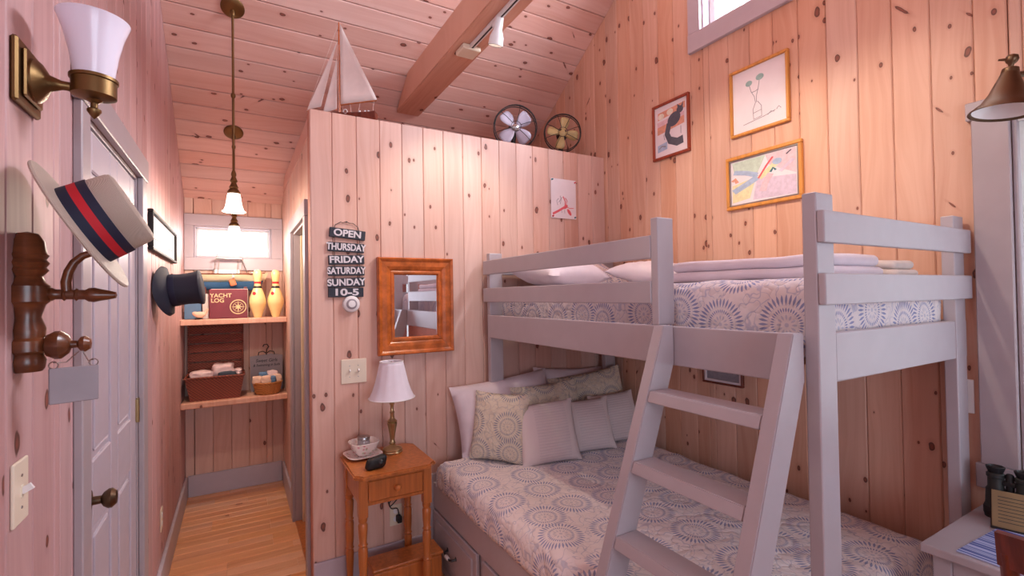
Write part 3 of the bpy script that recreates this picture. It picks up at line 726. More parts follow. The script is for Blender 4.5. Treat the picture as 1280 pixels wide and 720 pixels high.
# straw boater
hc = Vector((-.266, RY - .004, 1.699)); ax = rt * .598 - dn * .41 + fw * .37
hat = thing('straw_boater', 'straw boater hat with navy and red ribbon on hat rack', 'hat', hc)
hm = place(hc, ax, (0, 1, 0)) @ Matrix.Diagonal((.91, .91, .95, 1))
def oval(bm): return bm
obj('brim', lathe(new(), [(.083, -.002), (.150, -.003), (.152, 0), (.150, .003), (.085, .004)], 48, hm), 'straw', hat, 50)
obj('crown', lathe(new(), [(.080, -.002), (.0865, .0), (.084, .050), (.082, .088), (.079, .096), (.070, .099), (0, .099), (0, .097), (.070, .096), (.080, .04), (.080, -.002)], 48, hm, cap=False), 'straw', hat, 50)
for nm, mt_, z0, z1 in (('ribbon_navy', 'navy', .004, .022), ('ribbon_red', 'red', .022, .038), ('ribbon_navy', 'navy', .038, .055)):
    r0 = .0885; obj(nm, lathe(new(), [(.084, z0), (r0 - z0 * .045, z0), (r0 - z1 * .045, z1), (.082, z1)], 48, hm), mt_, hat, 50)

# little grey hanging plaque
hp = thing('hanging_plaque', 'small blank grey plaque hanging by wire from lower peg', 'plaque', (-.275, RY, 1.345))
pc = Vector((-.276, RY - .014, 1.390)); pm = Matrix.Translation(pc) @ RZ(18)
bm = box(new(), -.036, .036, -.006, .006, -.034, .034, .0015); bm.transform(pm); obj('board', bm, 'grey', hp)
for s, top in ((-1, (-.272, RY, 1.4525)), (1, (-.266, RY, 1.4525))):
    e = pm @ Vector((s * .029, 0, .033))
    rg = [e + Vector((.007 * math.cos(a * PI / 5), 0, .007 + .007 * math.sin(a * PI / 5))) for a in range(10)]
    obj('eyelet', tube(new(), rg, .0012, 6, closed=True), 'nickel', hp, 40)
    obj('wire', tube(new(), [e + Vector((0, 0, .012)), (e + Vector(top)) / 2 + Vector((0, 0, -.004)), top], .0012, 6), 'nickel', hp, 40)

# switch plate
def switch(name, label, frame, c, n, wd=.07, ht=.115):
    o = thing(name, label, 'light switch', frame @ Vector((c[0], -.003, c[1])))
    bm = box(new(), c[0] - wd / 2, c[0] + wd / 2, -.006, 0, c[1] - ht / 2, c[1] + ht / 2, .003, 2); bm.transform(frame); obj('plate', bm, 'ivory', o)
    for k in range(n):
        x = c[0] + (k - (n - 1) / 2) * .046
        bm = box(new(), x - .005, x + .005, -.008, -.005, c[1] - .012, c[1] + .012, .001); bm.transform(frame); h = obj('slot', bm, 'ivory', o)
        bm = new(); prism(bm, [(-.0035, -.006), (.0035, -.006), (.0028, .006), (-.0028, .006)], 0, .017); bm.transform(frame @ place((x, -.006, c[1]), (0, -1, .55))); obj('toggle', bm, 'white', o)
        for s in (-1, 1):
            bm = lathe(new(), [(.003, 0), (.0025, .0012), (0, .0014)], 8, place((x, -.006, c[1] + s * .03), (0, -1, 0))); bm.transform(frame); obj('screw', bm, 'nickel', o)
    return o
switch('switch_plate', 'ivory single light switch plate beside the white door', F_LEFT, (1.25, 1.195), 1, .072, .118)
switch('switch_plate', 'ivory double light switch plate left of the table lamp', F_PART, (.552, 1.149), 2, .135, .132)

# panoramic picture in the hall
def frame_pic(name, label, frame, s0, s1, z0, z1, fw_, mat, depth=.02, paper='paper', cat='picture', mat2=None, mw=0.0, loc=None):
    o = thing(name, label, cat, frame @ Vector(((s0 + s1) / 2, 0, z0)))
    for b in ((s0, s1, z1 - fw_, z1), (s0, s1, z0, z0 + fw_), (s0, s0 + fw_, z0 + fw_, z1 - fw_), (s1 - fw_, s1, z0 + fw_, z1 - fw_)):
        bm = box(new(), b[0], b[1], -depth, 0, b[2], b[3], .003); bm.transform(frame); obj('frame_rail', bm, mat, o)
    a, b, c, d = s0 + fw_, s1 - fw_, z0 + fw_, z1 - fw_
    if mat2:
        for e in ((a, b, d - mw, d), (a, b, c, c + mw), (a, a + mw, c + mw, d - mw), (b - mw, b, c + mw, d - mw)):
            bm = box(new(), e[0], e[1], -depth * .72, 0, e[2], e[3], .001); bm.transform(frame); obj('liner', bm, mat2, o)
        a, b, c, d = a + mw, b - mw, c + mw, d - mw
    bm = box(new(), a, b, -.008, 0, c, d); bm.transform(frame); obj('sheet', bm, paper, o)
    return o, (a, b, c, d)
def prints(o, frame, rect, shapes, name='print'):
    """flat print: polygons in 0..1 picture coordinates laid just above the sheet, one child for each colour"""
    a, b, c, d = rect; by = {}
    for k, (mt_, poly) in enumerate(shapes):
        by.setdefault(mt_, []).append((k, poly))
    for mt_, L in by.items():
        bm = new()
        for k, poly in L:
            try: prism(bm, [(a + x * (b - a), c + y_ * (d - c)) for x, y_ in poly], -.008, -.0085 - .00006 * k, Matrix(((1, 0, 0, 0), (0, 0, 1, 0), (0, 1, 0, 0), (0, 0, 0, 1))))
            except ValueError: pass
        bm.transform(frame); obj(name, bm, mt_, o)
def blob(cx, cy, rx, ry, n=14, rot=0, wob=.0, seed=1):
    r_ = random.Random(seed); out = []
    for k in range(n):
        a = 2 * PI * k / n; q_ = 1 + wob * (r_.random() - .5); x, y_ = rx * q_ * math.cos(a), ry * q_ * math.sin(a)
        out.append((cx + x * math.cos(rot) - y_ * math.sin(rot), cy + x * math.sin(rot) + y_ * math.cos(rot)))
    return out
def stroke(pts, wd):
    L, R_ = [], []
    for i, (x, y_) in enumerate(pts):
        x0, y0 = pts[max(i - 1, 0)]; x1, y1 = pts[min(i + 1, len(pts) - 1)]; dx, dy = x1 - x0, y1 - y0; n_ = math.hypot(dx, dy) or 1
        L.append((x - dy / n_ * wd, y_ + dx / n_ * wd)); R_.append((x + dy / n_ * wd, y_ - dx / n_ * wd))
    return L + R_[::-1]
o, rc = frame_pic('panorama_picture', 'long dark-framed picture on the left hall wall', F_LEFT, 2.78, 3.80, 1.79, 1.985, .016, 'charcoal', .022)
prints(o, F_LEFT, rc, [('pk_mauve', [(0.03, .08), (.97, .08), (.97, .5), (.03, .42)]), ('pk_blue', [(.03, .45), (.97, .52), (.97, .92), (.03, .92)]), ('pk_pink', blob(.3, .4, .18, .16, 14, 0, .4, 3)), ('pk_grey', stroke([(.1, .3), (.4, .36), (.7, .28), (.9, .36)], .012)), ('pk_cream', blob(.7, .6, .15, .12, 12, 0, .3, 5))])

# top hat on its peg
pg = tag(obj('wall_peg', lathe(new(), [(.020, 0), (.020, .008), (.011, .014), (.010, .06), (.016, .068), (.016, .078), (0, .084)], 16, place((LX, 2.99, 1.668), (1, 0, .05))), 'walnut', None, 35), 'turned wooden peg on hall wall holding the black hat', 'peg')
th_ = Vector((-.298, 2.99, 1.600)); tax = Vector((1, -.10, .13))
thm = place(th_, tax, (0, 0, 1))
tp = thing('top_hat', 'black felt top hat hanging on the left hall wall', 'hat', th_)
bm = lathe(new(), [(.078, .0), (.128, -.004), (.138, -.016), (.140, -.014), (.130, .002), (.082, .006)], 40, Matrix.Identity(4))
for v in bm.verts: v.co.z -= .028 * (abs(v.co.x) / .14) ** 2 * (1 if math.hypot(v.co.x, v.co.y) > .1 else 0); v.co.y *= .92
bm.transform(thm); obj('brim', bm, 'felt', tp, 50)
obj('crown', lathe(new(), [(.080, 0), (.0815, .02), (.079, .07), (.083, .115), (.090, .138), (.087, .141), (0, .141), (0, .137), (.078, .13), (.074, .06), (.078, .0)], 40, thm, cap=False), 'felt', tp, 50)
obj('hat_band', lathe(new(), [(.0818, .006), (.0832, .008), (.0822, .034), (.0806, .034)], 40, thm, cap=False), 'navy', tp, 50)
# outlet low on the hall wall
def outlet(name, label, frame, s, z, cat='outlet'):
    o = thing(name, label, cat, frame @ Vector((s, 0, z)))
    bm = box(new(), s - .036, s + .036, -.005, 0, z - .058, z + .058, .003, 2); bm.transform(frame); obj('plate', bm, 'ivory', o)
    for k in (-1, 1):
        bm = lathe(new(), [(.016, 0), (.016, .002), (0, .002)], 16, place((s, -.005, z + k * .022), (0, -1, 0))); bm.transform(frame); obj('socket', bm, 'white', o)
    return o
outlet('wall_outlet', 'ivory outlet low on the left hall wall', F_LEFT, 3.18, .38)

# ================================================================== hall: pendants, shelves and what they hold
def pendant(label, x, y_, dz=0.0):
    zc = ceil_z(y_)
    o = thing('pendant_lamp', label, 'pendant lamp', (x, y_, zc), group='hall pendants')
    T = Matrix.Translation((x, y_, dz)); U_ = zc - dz
    nrm = Vector((0, -sT, -cT))
    obj('canopy', lathe(new(), [(.062, 0), (.062, .006), (.055, .012), (.030, .018), (0, .02)], 28, place((x, y_, zc), nrm)), 'brass', o, 40)
    obj('loop', lathe(new(), [(.012, U_ - .05), (.014, U_ - .04), (.010, U_ - .015)], 14, T), 'brass', o, 40)
    obj('rod', lathe(new(), [(.0065, 2.30), (.0065, 2.72), (.011, 2.725), (.013, 2.735), (.011, 2.745), (.0065, 2.75), (.0065, U_ - .04)], 14, T), 'brass', o, 40)
    obj('fitter', lathe(new(), [(.032, 2.162), (.034, 2.172), (.026, 2.184), (.020, 2.192), (.024, 2.200), (.018, 2.212), (.013, 2.226), (.020, 2.236), (.016, 2.246), (.010, 2.262), (.014, 2.272), (.012, 2.284), (.0065, 2.30)], 24, T), 'brass', o, 40)
    obj('lamp_shade', lathe(new(), [(.030, 2.166), (.034, 2.15), (.038, 2.12), (.043, 2.09), (.052, 2.066), (.060, 2.058), (.0575, 2.058), (.049, 2.068), (.040, 2.092), (.035, 2.12), (.030, 2.15)], 36, T, cap=False), 'lit', o, 60)
    d = bpy.data.lights.new('pendant_bulb_light', 'POINT'); d.energy = 25; d.color = (1.0, .82, .66); d.shadow_soft_size = .03
    l = bpy.data.objects.new('pendant_bulb_light', d); C.objects.link(l); l.location = (x, y_, 2.04 + dz)
    return o
pendant('near brass pendant lamp with lit bell glass shade in hall', -.012, 3.19)
pendant('farther brass pendant lamp in hall, hanging lower, mostly behind the nearer shade', -.014, 3.955, -.087)

SF = 4.20
for nm, z in (('upper pine shelf across the hall end', 1.365), ('lower pine shelf with baskets at hall end', .755)):
    o = obj('wall_shelf', box(new(), LX + .001, HX - .001, SF, BY - .001, z, z + .04, .004), M['orangewood'] if False else 'beam'); tag(o, nm, 'shelf')
ZU, ZL = 1.4055, .7955

# bowling pins
def pin(label, x, y_, rz):
    o = thing('bowling_pin', label, 'bowling pin', (x, y_, ZU), rz, 'bowling pins')
    T = Matrix.Translation((x, y_, ZU)); P = [(0, 0), (.026, 0), (.028, .006), (.040, .045), (.053, .085), (.0605, .115), (.058, .150), (.046, .190), (.033, .225), (.0245, .255), (.0235, .275), (.027, .305), (.031, .330), (.032, .345), (.028, .365), (.018, .377), (0, .381)]
    def rad(z):
        for (r0, z0), (r1, z1) in zip(P, P[1:]):
            if z0 <= z <= z1 and z1 > z0: return r0 + (r1 - r0) * (z - z0) / (z1 - z0)
    Q = []
    for (r0, z0), (r1, z1) in zip(P, P[1:]):
        for k in range(3): Q.append((r0 + (r1 - r0) * k / 3, z0 + (z1 - z0) * k / 3))
    Q.append(P[-1])
    obj('body', lathe(new(), Q, 28, T), 'pin', o, 60)
    for mt_, z0, z1 in (('red', .268, .284), ('charcoal', .232, .250)):
        obj('stripe', lathe(new(), [(rad(z) + .0008, z) for z in (z0, (z0 + z1) / 2, z1)], 28, T, cap=False), mt_, o, 60)
    em = new(); prism(em, blob(0, 0, .014, .016, 6, .5), 0, .001, place((x - .025, y_ - rad(.19) * .86, ZU + .19), (-.45, -.9, .25))); obj('emblem', em, 'red', o)
    return o
pin('cream bowling pin beside the maroon logbook', .143, 4.30, .4)
pin('cream bowling pin at the right end of the shelf', .272, 4.31, -.3)

# yacht logbook box
yl = thing('yacht_logbook', 'maroon logbook with gold lettering standing on the shelf', 'book', (-.05, 4.315, ZU))
bm = box(new(), -.184, .072, 4.30, 4.335, ZU, ZU + .225, .004); obj('cover', bm, 'maroon', yl)
obj('pages', box(new(), -.172, .075, 4.306, 4.329, ZU + .004, ZU + .228, .001), 'cream', yl)
for s_, z in (('YACHT', .176), ('LOG', .138)):
    text(s_, .043, 'gold', yl, Matrix.Translation((-.107 if s_ == 'YACHT' else -.129, 4.2995, ZU + z)) @ FACE_Y, bold=.0006)
em = new(); c = Vector((.008, 4.2985, ZU + .088))
lathe(em, [(.050, 0), (.057, 0), (.057, .002), (.050, .002)], 32, place(c, (0, -1, 0)), cap=False); lathe(em, [(.034, 0), (.037, 0), (.037, .002), (.034, .002)], 32, place(c, (0, -1, 0)), cap=False)
for k in range(8):
    a = k * PI / 4; r1 = .048 if k % 2 == 0 else .034
    prism(em, [(0, 0), (.008 * math.cos(a + .7), .008 * math.sin(a + .7)), (r1 * math.cos(a), r1 * math.sin(a)), (.008 * math.cos(a - .7), .008 * math.sin(a - .7))], .0003 * (k + 1), .0015 + .0002 * k, place(c, (0, -1, 0)))
obj('compass_emblem', em, 'gold', yl)

# small blue book, card and wooden duck
bk = thing('blue_book', 'small dusty blue book partly behind the black hat', 'book', (-.285, 4.36, ZU))
obj('cover', box(new(), -.345, -.235, 4.35, 4.385, ZU, ZU + .135, .003), 'bluebook', bk); obj('pages', box(new(), -.341, -.239, 4.354, 4.381, ZU + .002, ZU + .136), 'cream', bk)
cd = thing('cream_book', 'cream book between the blue book and the logbook', 'book', (-.208, 4.36, ZU))
obj('cover', box(new(), -.228, -.188, 4.325, 4.395, ZU, ZU + .19, .003), 'cream', cd); obj('pages', box(new(), -.225, -.191, 4.327, 4.391, ZU + .002, ZU + .191), 'paper', cd)
dk = thing('duck_figurine', 'small pale wooden duck figurine at shelf front edge', 'figurine', (-.235, 4.27, ZU))
bm = ball(new(), (-.245, 4.26, ZU + .034), 1, 16, .045, .022, .024)
for v in bm.verts:
    t_ = (v.co.x + .245) / .045; v.co.z += .02 * max(0, -t_ - .3) + .012 * max(0, t_ - .4)
obj('body', bm, 'peach', dk, 60); obj('head', tube(new(), [(-.212, 4.26, ZU + .04), (-.200, 4.26, ZU + .062), (-.192, 4.26, ZU + .078)], [.013, .010, .012], 10), 'peach', dk, 60)
obj('foot', box(new(), -.272, -.235, 4.245, 4.275, ZU, ZU + .012, .003), 'charcoal', dk)

# model motor yacht on a cradle behind the books
my = thing('model_motor_yacht', 'model motor yacht with cream and blue hull before hall window', 'model boat', (-.06, 4.45, ZU))
def hull(bm, x0, x1, y_, z0, z1, bm_w, n=18, bow=1, rows=6, zsh=.02):
    ringz = []
    for i in range(n + 1):
        f = i / n; x = x0 + (x1 - x0) * f; fb = f if bow > 0 else 1 - f
        wd = bm_w * min(1, .82 + .3 * fb) * (1 - max(0, (fb - .45) / .55) ** 2.2); wd = max(wd, .0015)
        sh = zsh * (fb - .4) ** 2 * 2
        row = []
        for j in range(rows + 1):
            a = j / rows; z = z0 + (z1 + sh - z0) * a; half = wd * (a ** .45) if a > 0 else .001
            row.append((x + (0.05 * (x1 - x0) * bow * fb ** 4 * (a - 1)), half, z))
        ringz.append(row)
    L = [[bm.verts.new((x, y_ - h, z)) for x, h, z in r] for r in ringz]; R_ = [[bm.verts.new((x, y_ + h, z)) for x, h, z in r] for r in ringz]
    for i in range(n):
        for j in range(rows):
            bm.faces.new((L[i][j], L[i + 1][j], L[i + 1][j + 1], L[i][j + 1])); bm.faces.new((R_[i][j + 1], R_[i + 1][j + 1], R_[i + 1][j], R_[i][j]))
        bm.faces.new((L[i][rows], L[i + 1][rows], R_[i + 1][rows], R_[i][rows])); bm.faces.new((L[i][0], R_[i][0], R_[i + 1][0], L[i + 1][0]))
    for e in (0, n): bm.faces.new([L[e][j] for j in range(rows + 1)] + [R_[e][j] for j in range(rows, -1, -1)])
    return bm
obj('lower_hull', hull(new(), -.34, .19, 4.45, 1.625, 1.690, .055), 'blue', my, 40)
obj('upper_hull', hull(new(), -.34, .225, 4.45, 1.690, 1.752, .0575, rows=3), 'hullcream', my, 40)
obj('gunwale', tube(new(), [(-.34, 4.40, 1.755), (-.1, 4.392, 1.754), (.1, 4.40, 1.756), (.2, 4.44, 1.764)], .004, 6), 'hull', my, 40)
obj('cabin', box(new(), -.16, .02, 4.415, 4.485, 1.752, 1.79, .004), 'white', my)
for x in (-.155, -.13, .0, .03): obj('canopy_post', tube(new(), [(x, 4.405, 1.755), (x + .012, 4.412, 1.876)], .003, 6), 'nickel', my, 40)
obj('canopy_roof', box(new(), -.15, .035, 4.405, 4.495, 1.874, 1.882, .003), 'nickel', my)
obj('windshield', tube(new(), [(.03, 4.405, 1.876), (.075, 4.42, 1.765)], .003, 6), 'nickel', my, 40)
obj('antenna', tube(new(), [(-.145, 4.45, 1.882), (-.13, 4.45, 1.915)], .002, 6), 'nickel', my, 40)
obj('anchor_winch', box(new(), .10, .13, 4.43, 4.47, 1.76, 1.775, .003), 'nickel', my)
for x in (-.22, .06): obj('cradle', box(new(), x - .012, x + .012, 4.40, 4.50, ZU, 1.652, .002), 'hull', my)
tg = thing('hanging_tag', 'little brown luggage tag hung from the model yacht rail', 'tag', (-.03, 4.385, 1.68))
bm = box(new(), -.022, .022, -.003, .003, -.03, .022, .004); bm.transform(Matrix.Translation((-.03, 4.383, 1.690)) @ Matrix.Rotation(-.35, 4, 'Y')); obj('card', bm, 'mirrorwood', tg)
bm = lathe(new(), [(.008, 0), (.009, .002), (0, .003)], 12, place((-.024, 4.378, 1.735), (0, -1, 0))); obj('rosette', bm, 'pk_pink', tg)
obj('cord', tube(new(), [(-.036, 4.383, 1.712), (-.028, 4.384, 1.735), (-.03, 4.392, 1.757)], .0015, 6), 'pk_pink', tg)

# wicker picnic basket with open lid
pb = thing('picnic_basket', 'dark wicker picnic basket with its lid standing open', 'basket', (-.12, 4.37, ZL))
def taper(bm, x0, x1, y0, y1, z0, z1, g, th_=.008):
    a = [(x0 + g, y0 + g), (x1 - g, y0 + g), (x1 - g, y1 - g), (x0 + g, y1 - g)]; b = [(x0, y0), (x1, y0), (x1, y1), (x0, y1)]
    A = [bm.verts.new((x, y_, z0)) for x, y_ in a]; B = [bm.verts.new((x, y_, z1)) for x, y_ in b]
    ci = lambda p, o_: (p[0] + (th_ if p[0] < (x0 + x1) / 2 else -th_), p[1] + (th_ if p[1] < (y0 + y1) / 2 else -th_))
    D = [bm.verts.new((*ci(p, 0), z1)) for p in b]; E_ = [bm.verts.new((*ci(p, 0), z0 + th_)) for p in a]
    bm.faces.new(A[::-1]); bm.faces.new(E_)
    for k in range(4):
        n_ = (k + 1) % 4
        bm.faces.new((A[k], A[n_], B[n_], B[k])); bm.faces.new((B[k], B[n_], D[n_], D[k])); bm.faces.new((D[k], D[n_], E_[n_], E_[k]))
    return bm
BX0, BX1, BYa, BYb = -.335, .045, 4.235, 4.485
obj('body', taper(new(), BX0, BX1, BYa, BYb, ZL, ZL + .175, .03), 'wicker', pb)
rim = [(BX0, BYa, ZL + .175), (BX1, BYa, ZL + .175), (BX1, BYb, ZL + .175), (BX0, BYb, ZL + .175)]
for k in range(4): obj('rim', tube(new(), [rim[k], rim[(k + 1) % 4]], .008, 8), 'wicker', pb, 40)
for k in range(5):
    z = ZL + .195 + k * .073; obj('lid_panel', box(new(), BX0 + .005, BX1 - .005, 4.488, 4.500, z, z + .066, .003), 'wicker', pb)
for x in (BX0, BX1 - .012): obj('lid_edge', box(new(), x, x + .012, 4.478, 4.506, ZL + .18, ZL + .557, .003), 'wicker', pb)
obj('lid_edge', box(new(), BX0, BX1, 4.478, 4.506, ZL + .545, ZL + .560, .003), 'wicker', pb)
def towel(name, label, c, s, mat, seed, cat='towel', group=None):
    from mathutils import noise
    bm = box(new(), -1, 1, -1, 1, -1, 1); bmesh.ops.subdivide_edges(bm, edges=bm.edges[:], cuts=7, use_grid_fill=True)
    for v in bm.verts:
        p_ = v.co.copy(); l_ = (abs(p_.x) ** 4 + abs(p_.y) ** 4 + abs(p_.z) ** 4) ** .25; p_ = p_ / l_
        n_ = noise.noise(p_ * 1.7 + Vector((seed, 0, 0))) * .22; v.co = Vector((c[0] + p_.x * s[0] * (1 + n_), c[1] + p_.y * s[1] * (1 + n_), c[2] + p_.z * s[2] * (1 + n_ * .8)))
    return tag(obj(name, bm, mat, None, 70), label, cat, group)
towel('rolled_towel', 'rolled pale pink towel at left of the picnic basket', (-.238, 4.35, ZL + .182), (.072, .09, .036), 'towel', 1, group='towels in basket')
towel('rolled_towel', 'large folded pale pink towel piled in the picnic basket', (-.098, 4.37, ZL + .204), (.075, .09, .055), 'towel', 2, group='towels in basket')
towel('rolled_towel', 'small white cloth at right end of the picnic basket', (.004, 4.36, ZL + .192), (.026, .08, .022), 'towel', 3, group='towels in basket')
towel('dark_cloth', 'dark grey cloth in front of towels in picnic basket', (-.070, 4.272, ZL + .184), (.055, .018, .022), 'greyblue', 4, 'cloth')

# round basket with bath soaps, and a plaque on a scroll hook behind it
rb = thing('soap_basket', 'small round golden wicker basket on lower shelf', 'basket', (.21, 4.32, ZL))
obj('bowl', lathe(new(), [(0, ZL), (.080, ZL), (.092, ZL + .012), (.104, ZL + .085), (.107, ZL + .09), (.104, ZL + .094), (.098, ZL + .088), (.085, ZL + .016), (0, ZL + .012)], 32, Matrix.Translation((.21, 4.32, 0))), 'wicker2', rb, 40)
obj('rim', tube(new(), ring((.21, 4.32, ZL + .092), .105, (0, 0, 1), 28), .006, 8, closed=True), 'wicker2', rb, 40)
for k, (x, y_, r_, mt_, lb) in enumerate(((.135, 4.29, .034, 'peach', 'peach bath pouf at left of the soap basket'), (.195, 4.265, .036, 'peach', 'peach soap at front of the soap basket'), (.24, 4.27, .028, 'bluebook', 'blue soap bar in the soap basket'), (.275, 4.31, .034, 'peach', 'peach bath pouf at right of the soap basket'), (.18, 4.35, .034, 'bluebook', 'blue bath pouf behind in the soap basket'), (.245, 4.36, .042, 'towel', 'pink sponge on top in the soap basket'))):
    towel('bath_item', lb, (x, y_, ZL + .115 + (.02 if y_ > 4.33 else 0)), (r_, r_ * .8, r_ * .95), mt_, 10 + k, 'soap', 'bath items in round basket')
pq = thing('scroll_plaque', 'grey lettered plaque with iron scroll hook behind soap basket', 'plaque', (.21, 4.47, ZL))
bm = new(); prism(bm, [(-.115, 0), (.115, 0), (.122, .285), (.03, .300), (-.122, .285)], -.006, .006); bm.transform(Matrix.Translation((.21, 4.455, ZL)) @ Matrix.Rotation(-.10, 4, 'X') @ FACE_Y); obj('board', bm, 'grey', pq)
for s_, z, sz in (('Sweet Girls', .245, .038), ('& Swimming in Suds', .208, .027)):
    text(s_, sz, 'sign', pq, Matrix.Translation((.21, 4.455 + z * .10 - .0068, ZL + z)) @ Matrix.Rotation(-.10, 4, 'X') @ FACE_Y, bold=.0004, sx=.9, shear=.25)
obj('scroll_hook', tube(new(), [(.15, 4.48, ZL + .29), (.155, 4.48, ZL + .315), (.185, 4.48, ZL + .322), (.205, 4.48, ZL + .308), (.21, 4.48, ZL + .29), (.215, 4.48, ZL + .308), (.235, 4.48, ZL + .322), (.265, 4.48, ZL + .315), (.27, 4.48, ZL + .29)], .004, 8), 'black_iron', pq, 40)
obj('hook_ring', tube(new(), [(.21, 4.48, ZL + .31), (.215, 4.48, ZL + .34), (.228, 4.48, ZL + .358), (.215, 4.48, ZL + .378), (.192, 4.48, ZL + .376), (.184, 4.48, ZL + .36)], .004, 8), 'black_iron', pq, 40)

# ================================================================== timber beam with track lights
bx0, bx1, bz0, bz1 = 1.070, 1.252, 2.97, 3.165
yb0 = (5.326 - bz0) / SL - .02; yt0 = (5.326 - bz1) / SL - .02
yb1 = RIDGE * 2 - yb0; yt1 = RIDGE * 2 - yt0
bm = new(); prism(bm, [(0, bx0), (0, bx1), (1, 1)], 0, 1) if False else None
poly = [(yb0, bz0), (yt0, bz1), (yt1, bz1), (yb1, bz0)]
prism(bm, poly, bx0, bx1, Matrix(((0, 0, 1, 0), (1, 0, 0, 0), (0, 1, 0, 0), (0, 0, 0, 1))))
bmesh.ops.recalc_face_normals(bm, faces=bm.faces); bmesh.ops.bevel(bm, geom=bm.edges[:], offset=.006, segments=2, affect='EDGES')
# grain runs along the beam: store the mesh with its length on local z
rotm = Matrix.Rotation(PI / 2, 4, 'X'); bm.transform(rotm)
bo = obj('ceiling_beam', bm, 'beam'); bo.matrix_basis = rotm.inverted(); tag(bo, 'heavy square timber tie beam carrying the track light', 'beam', kind='structure')

tl = thing('track_light', 'white track light with spot heads under the timber beam', 'track light', (1.16, 2.2, 2.97))
obj('track', box(new(), 1.145, 1.175, .35, 2.45, 2.950, 2.9695, .002), 'white', tl)
obj('track_slot', box(new(), 1.156, 1.164, .36, 2.44, 2.9485, 2.9505), 'charcoal', tl)
obj('feed_box', box(new(), 1.105, 1.215, 2.42, 2.53, 2.940, 2.9695, .005), 'ivory', tl)
def spot_head(y_, aim, power, cone, blend=.7, col=(1.0, .84, .66)):
    p = Vector((1.16, y_, 2.945)); d = (Vector(aim) - p).normalized(); q_ = p + Vector((0, 0, -.05))
    hd = obj('head_adapter', box(new(), 1.143, 1.177, y_ - .03, y_ + .03, 2.925, 2.9495, .004), 'white', tl)
    obj('yoke', tube(new(), [p + Vector((0, 0, -.018)), q_], .006, 8), 'white', hd, 40)
    mt_ = place(q_ - d * .02, d)
    can = obj('lamp_can', lathe(new(), [(0, -.055), (.018, -.055), (.021, -.045), (.022, .010), (.036, .045), (.038, .085), (.035, .085), (.033, .05), (.0, .03)], 24, mt_), 'white', tl, 40)
    obj('baffle', lathe(new(), [(.0352, .06), (.0375, .086), (.0365, .0865), (.034, .062)], 24, mt_, cap=False), 'charcoal', can, 40)
    obj('bulb', lathe(new(), [(0, .052), (.018, .054), (.022, .06), (0, .062)], 20, mt_), 'bulb', can, 40)
    L = bpy.data.lights.new('track_spot_light', 'SPOT'); L.energy = power; L.spot_size = math.radians(cone); L.spot_blend = blend; L.color = col; L.shadow_soft_size = .03
    lo = bpy.data.objects.new('track_spot_light', L); C.objects.link(lo); lo.location = q_ + d * .075; lo.rotation_euler = d.to_track_quat('-Z', 'Y').to_euler()
spot_head(2.12, (1.12, 2.60, 1.6), 44, 92)
spot_head(1.60, (2.36, 1.55, 1.95), 54, 70)
spot_head(1.05, (2.36, 1.00, 1.85), 50, 70)

# ================================================================== on the loft: sailboat and two old fans
LZ = 2.5405
sbm = thing('model_sailboat', 'model sailboat with cream cotton sails on top of the partition', 'model boat', (.52, 2.865, LZ), math.radians(-30))
def loc(bm): bm.transform(sbm.matrix_basis); return bm
obj('hull', loc(hull(new(), -.165, .212, 0, .016, .066, .040, bow=-1, zsh=.03)), 'hull', sbm, 40)
obj('deck', loc(box(new(), -.08, .17, -.024, .024, .060, .0685, .002)), 'honey', sbm)
for x in (-.06, .10): obj('stand', loc(box(new(), x - .008, x + .008, -.035, .035, 0, .030, .002)), 'hull', sbm)
obj('mast', loc(lathe(new(), [(.0065, .06), (.0055, .4), (.003, .606), (0, .608)], 10)), 'mirrorwood', sbm, 40)
obj('boom', loc(tube(new(), [(0, 0, .122), (.215, 0, .146)], .0035, 8)), 'honey', sbm, 40)
obj('bowsprit', loc(tube(new(), [(-.15, 0, .078), (-.19, 0, .09)], .003, 8)), 'honey', sbm, 40)
def sail(nm, pts, belly):
    """triangular cloth with some belly and thickness"""
    a, b, c = [Vector(p) for p in pts]; n_ = 10; bm = new(); g = {}
    for i in range(n_ + 1):
        for j in range(n_ + 1 - i):
            u = i / n_; v = j / n_; w_ = 1 - u - v
            p = a * w_ + b * u + c * v; p.y += belly * 27 * u * v * w_ * 1.0
            g[i, j] = bm.verts.new(p)
    for i in range(n_):
        for j in range(n_ - i):
            bm.faces.new((g[i, j], g[i + 1, j], g[i, j + 1]))
            if i + j < n_ - 1: bm.faces.new((g[i + 1, j], g[i + 1, j + 1], g[i, j + 1]))
    o = obj(nm, loc(bm), 'sail', sbm, 60); s_ = o.modifiers.new('cloth', 'SOLIDIFY'); s_.thickness = .0016
    return o
sail('mainsail', [(.007, 0, .600), (.007, 0, .128), (.218, 0, .152)], .010)
sail('jib', [(-.012, 0, .40), (-.014, -.004, .100), (-.098, 0, .075)], .008)
sail('outer_jib', [(-.008, 0, .50), (-.105, -.004, .115), (-.188, 0, .098)], .008)
for p0, p1 in (((0, 0, .60), (-.19, 0, .09)), ((0, 0, .52), (.01, -.036, .066)), ((0, 0, .52), (.01, .036, .066)), ((.20, 0, .146), (.19, 0, .066)), ((.12, 0, .136), (.105, 0, .068)), ((.06, 0, .128), (.07, 0, .068))):
    obj('rigging', loc(tube(new(), [p0, p1], .0009, 5)), 'sail', sbm)
obj('life_ring', loc(tube(new(), ring((.045, -.036, .072), .011, (0, 1, .2), 16), .003, 6, closed=True)), 'white', sbm, 40)
for x in (.12, .15, .17): obj('winch', loc(lathe(new(), [(.006, .066), (.006, .084), (0, .086)], 8, Matrix.Translation((x, -.012, 0)))), 'white', sbm, 40)

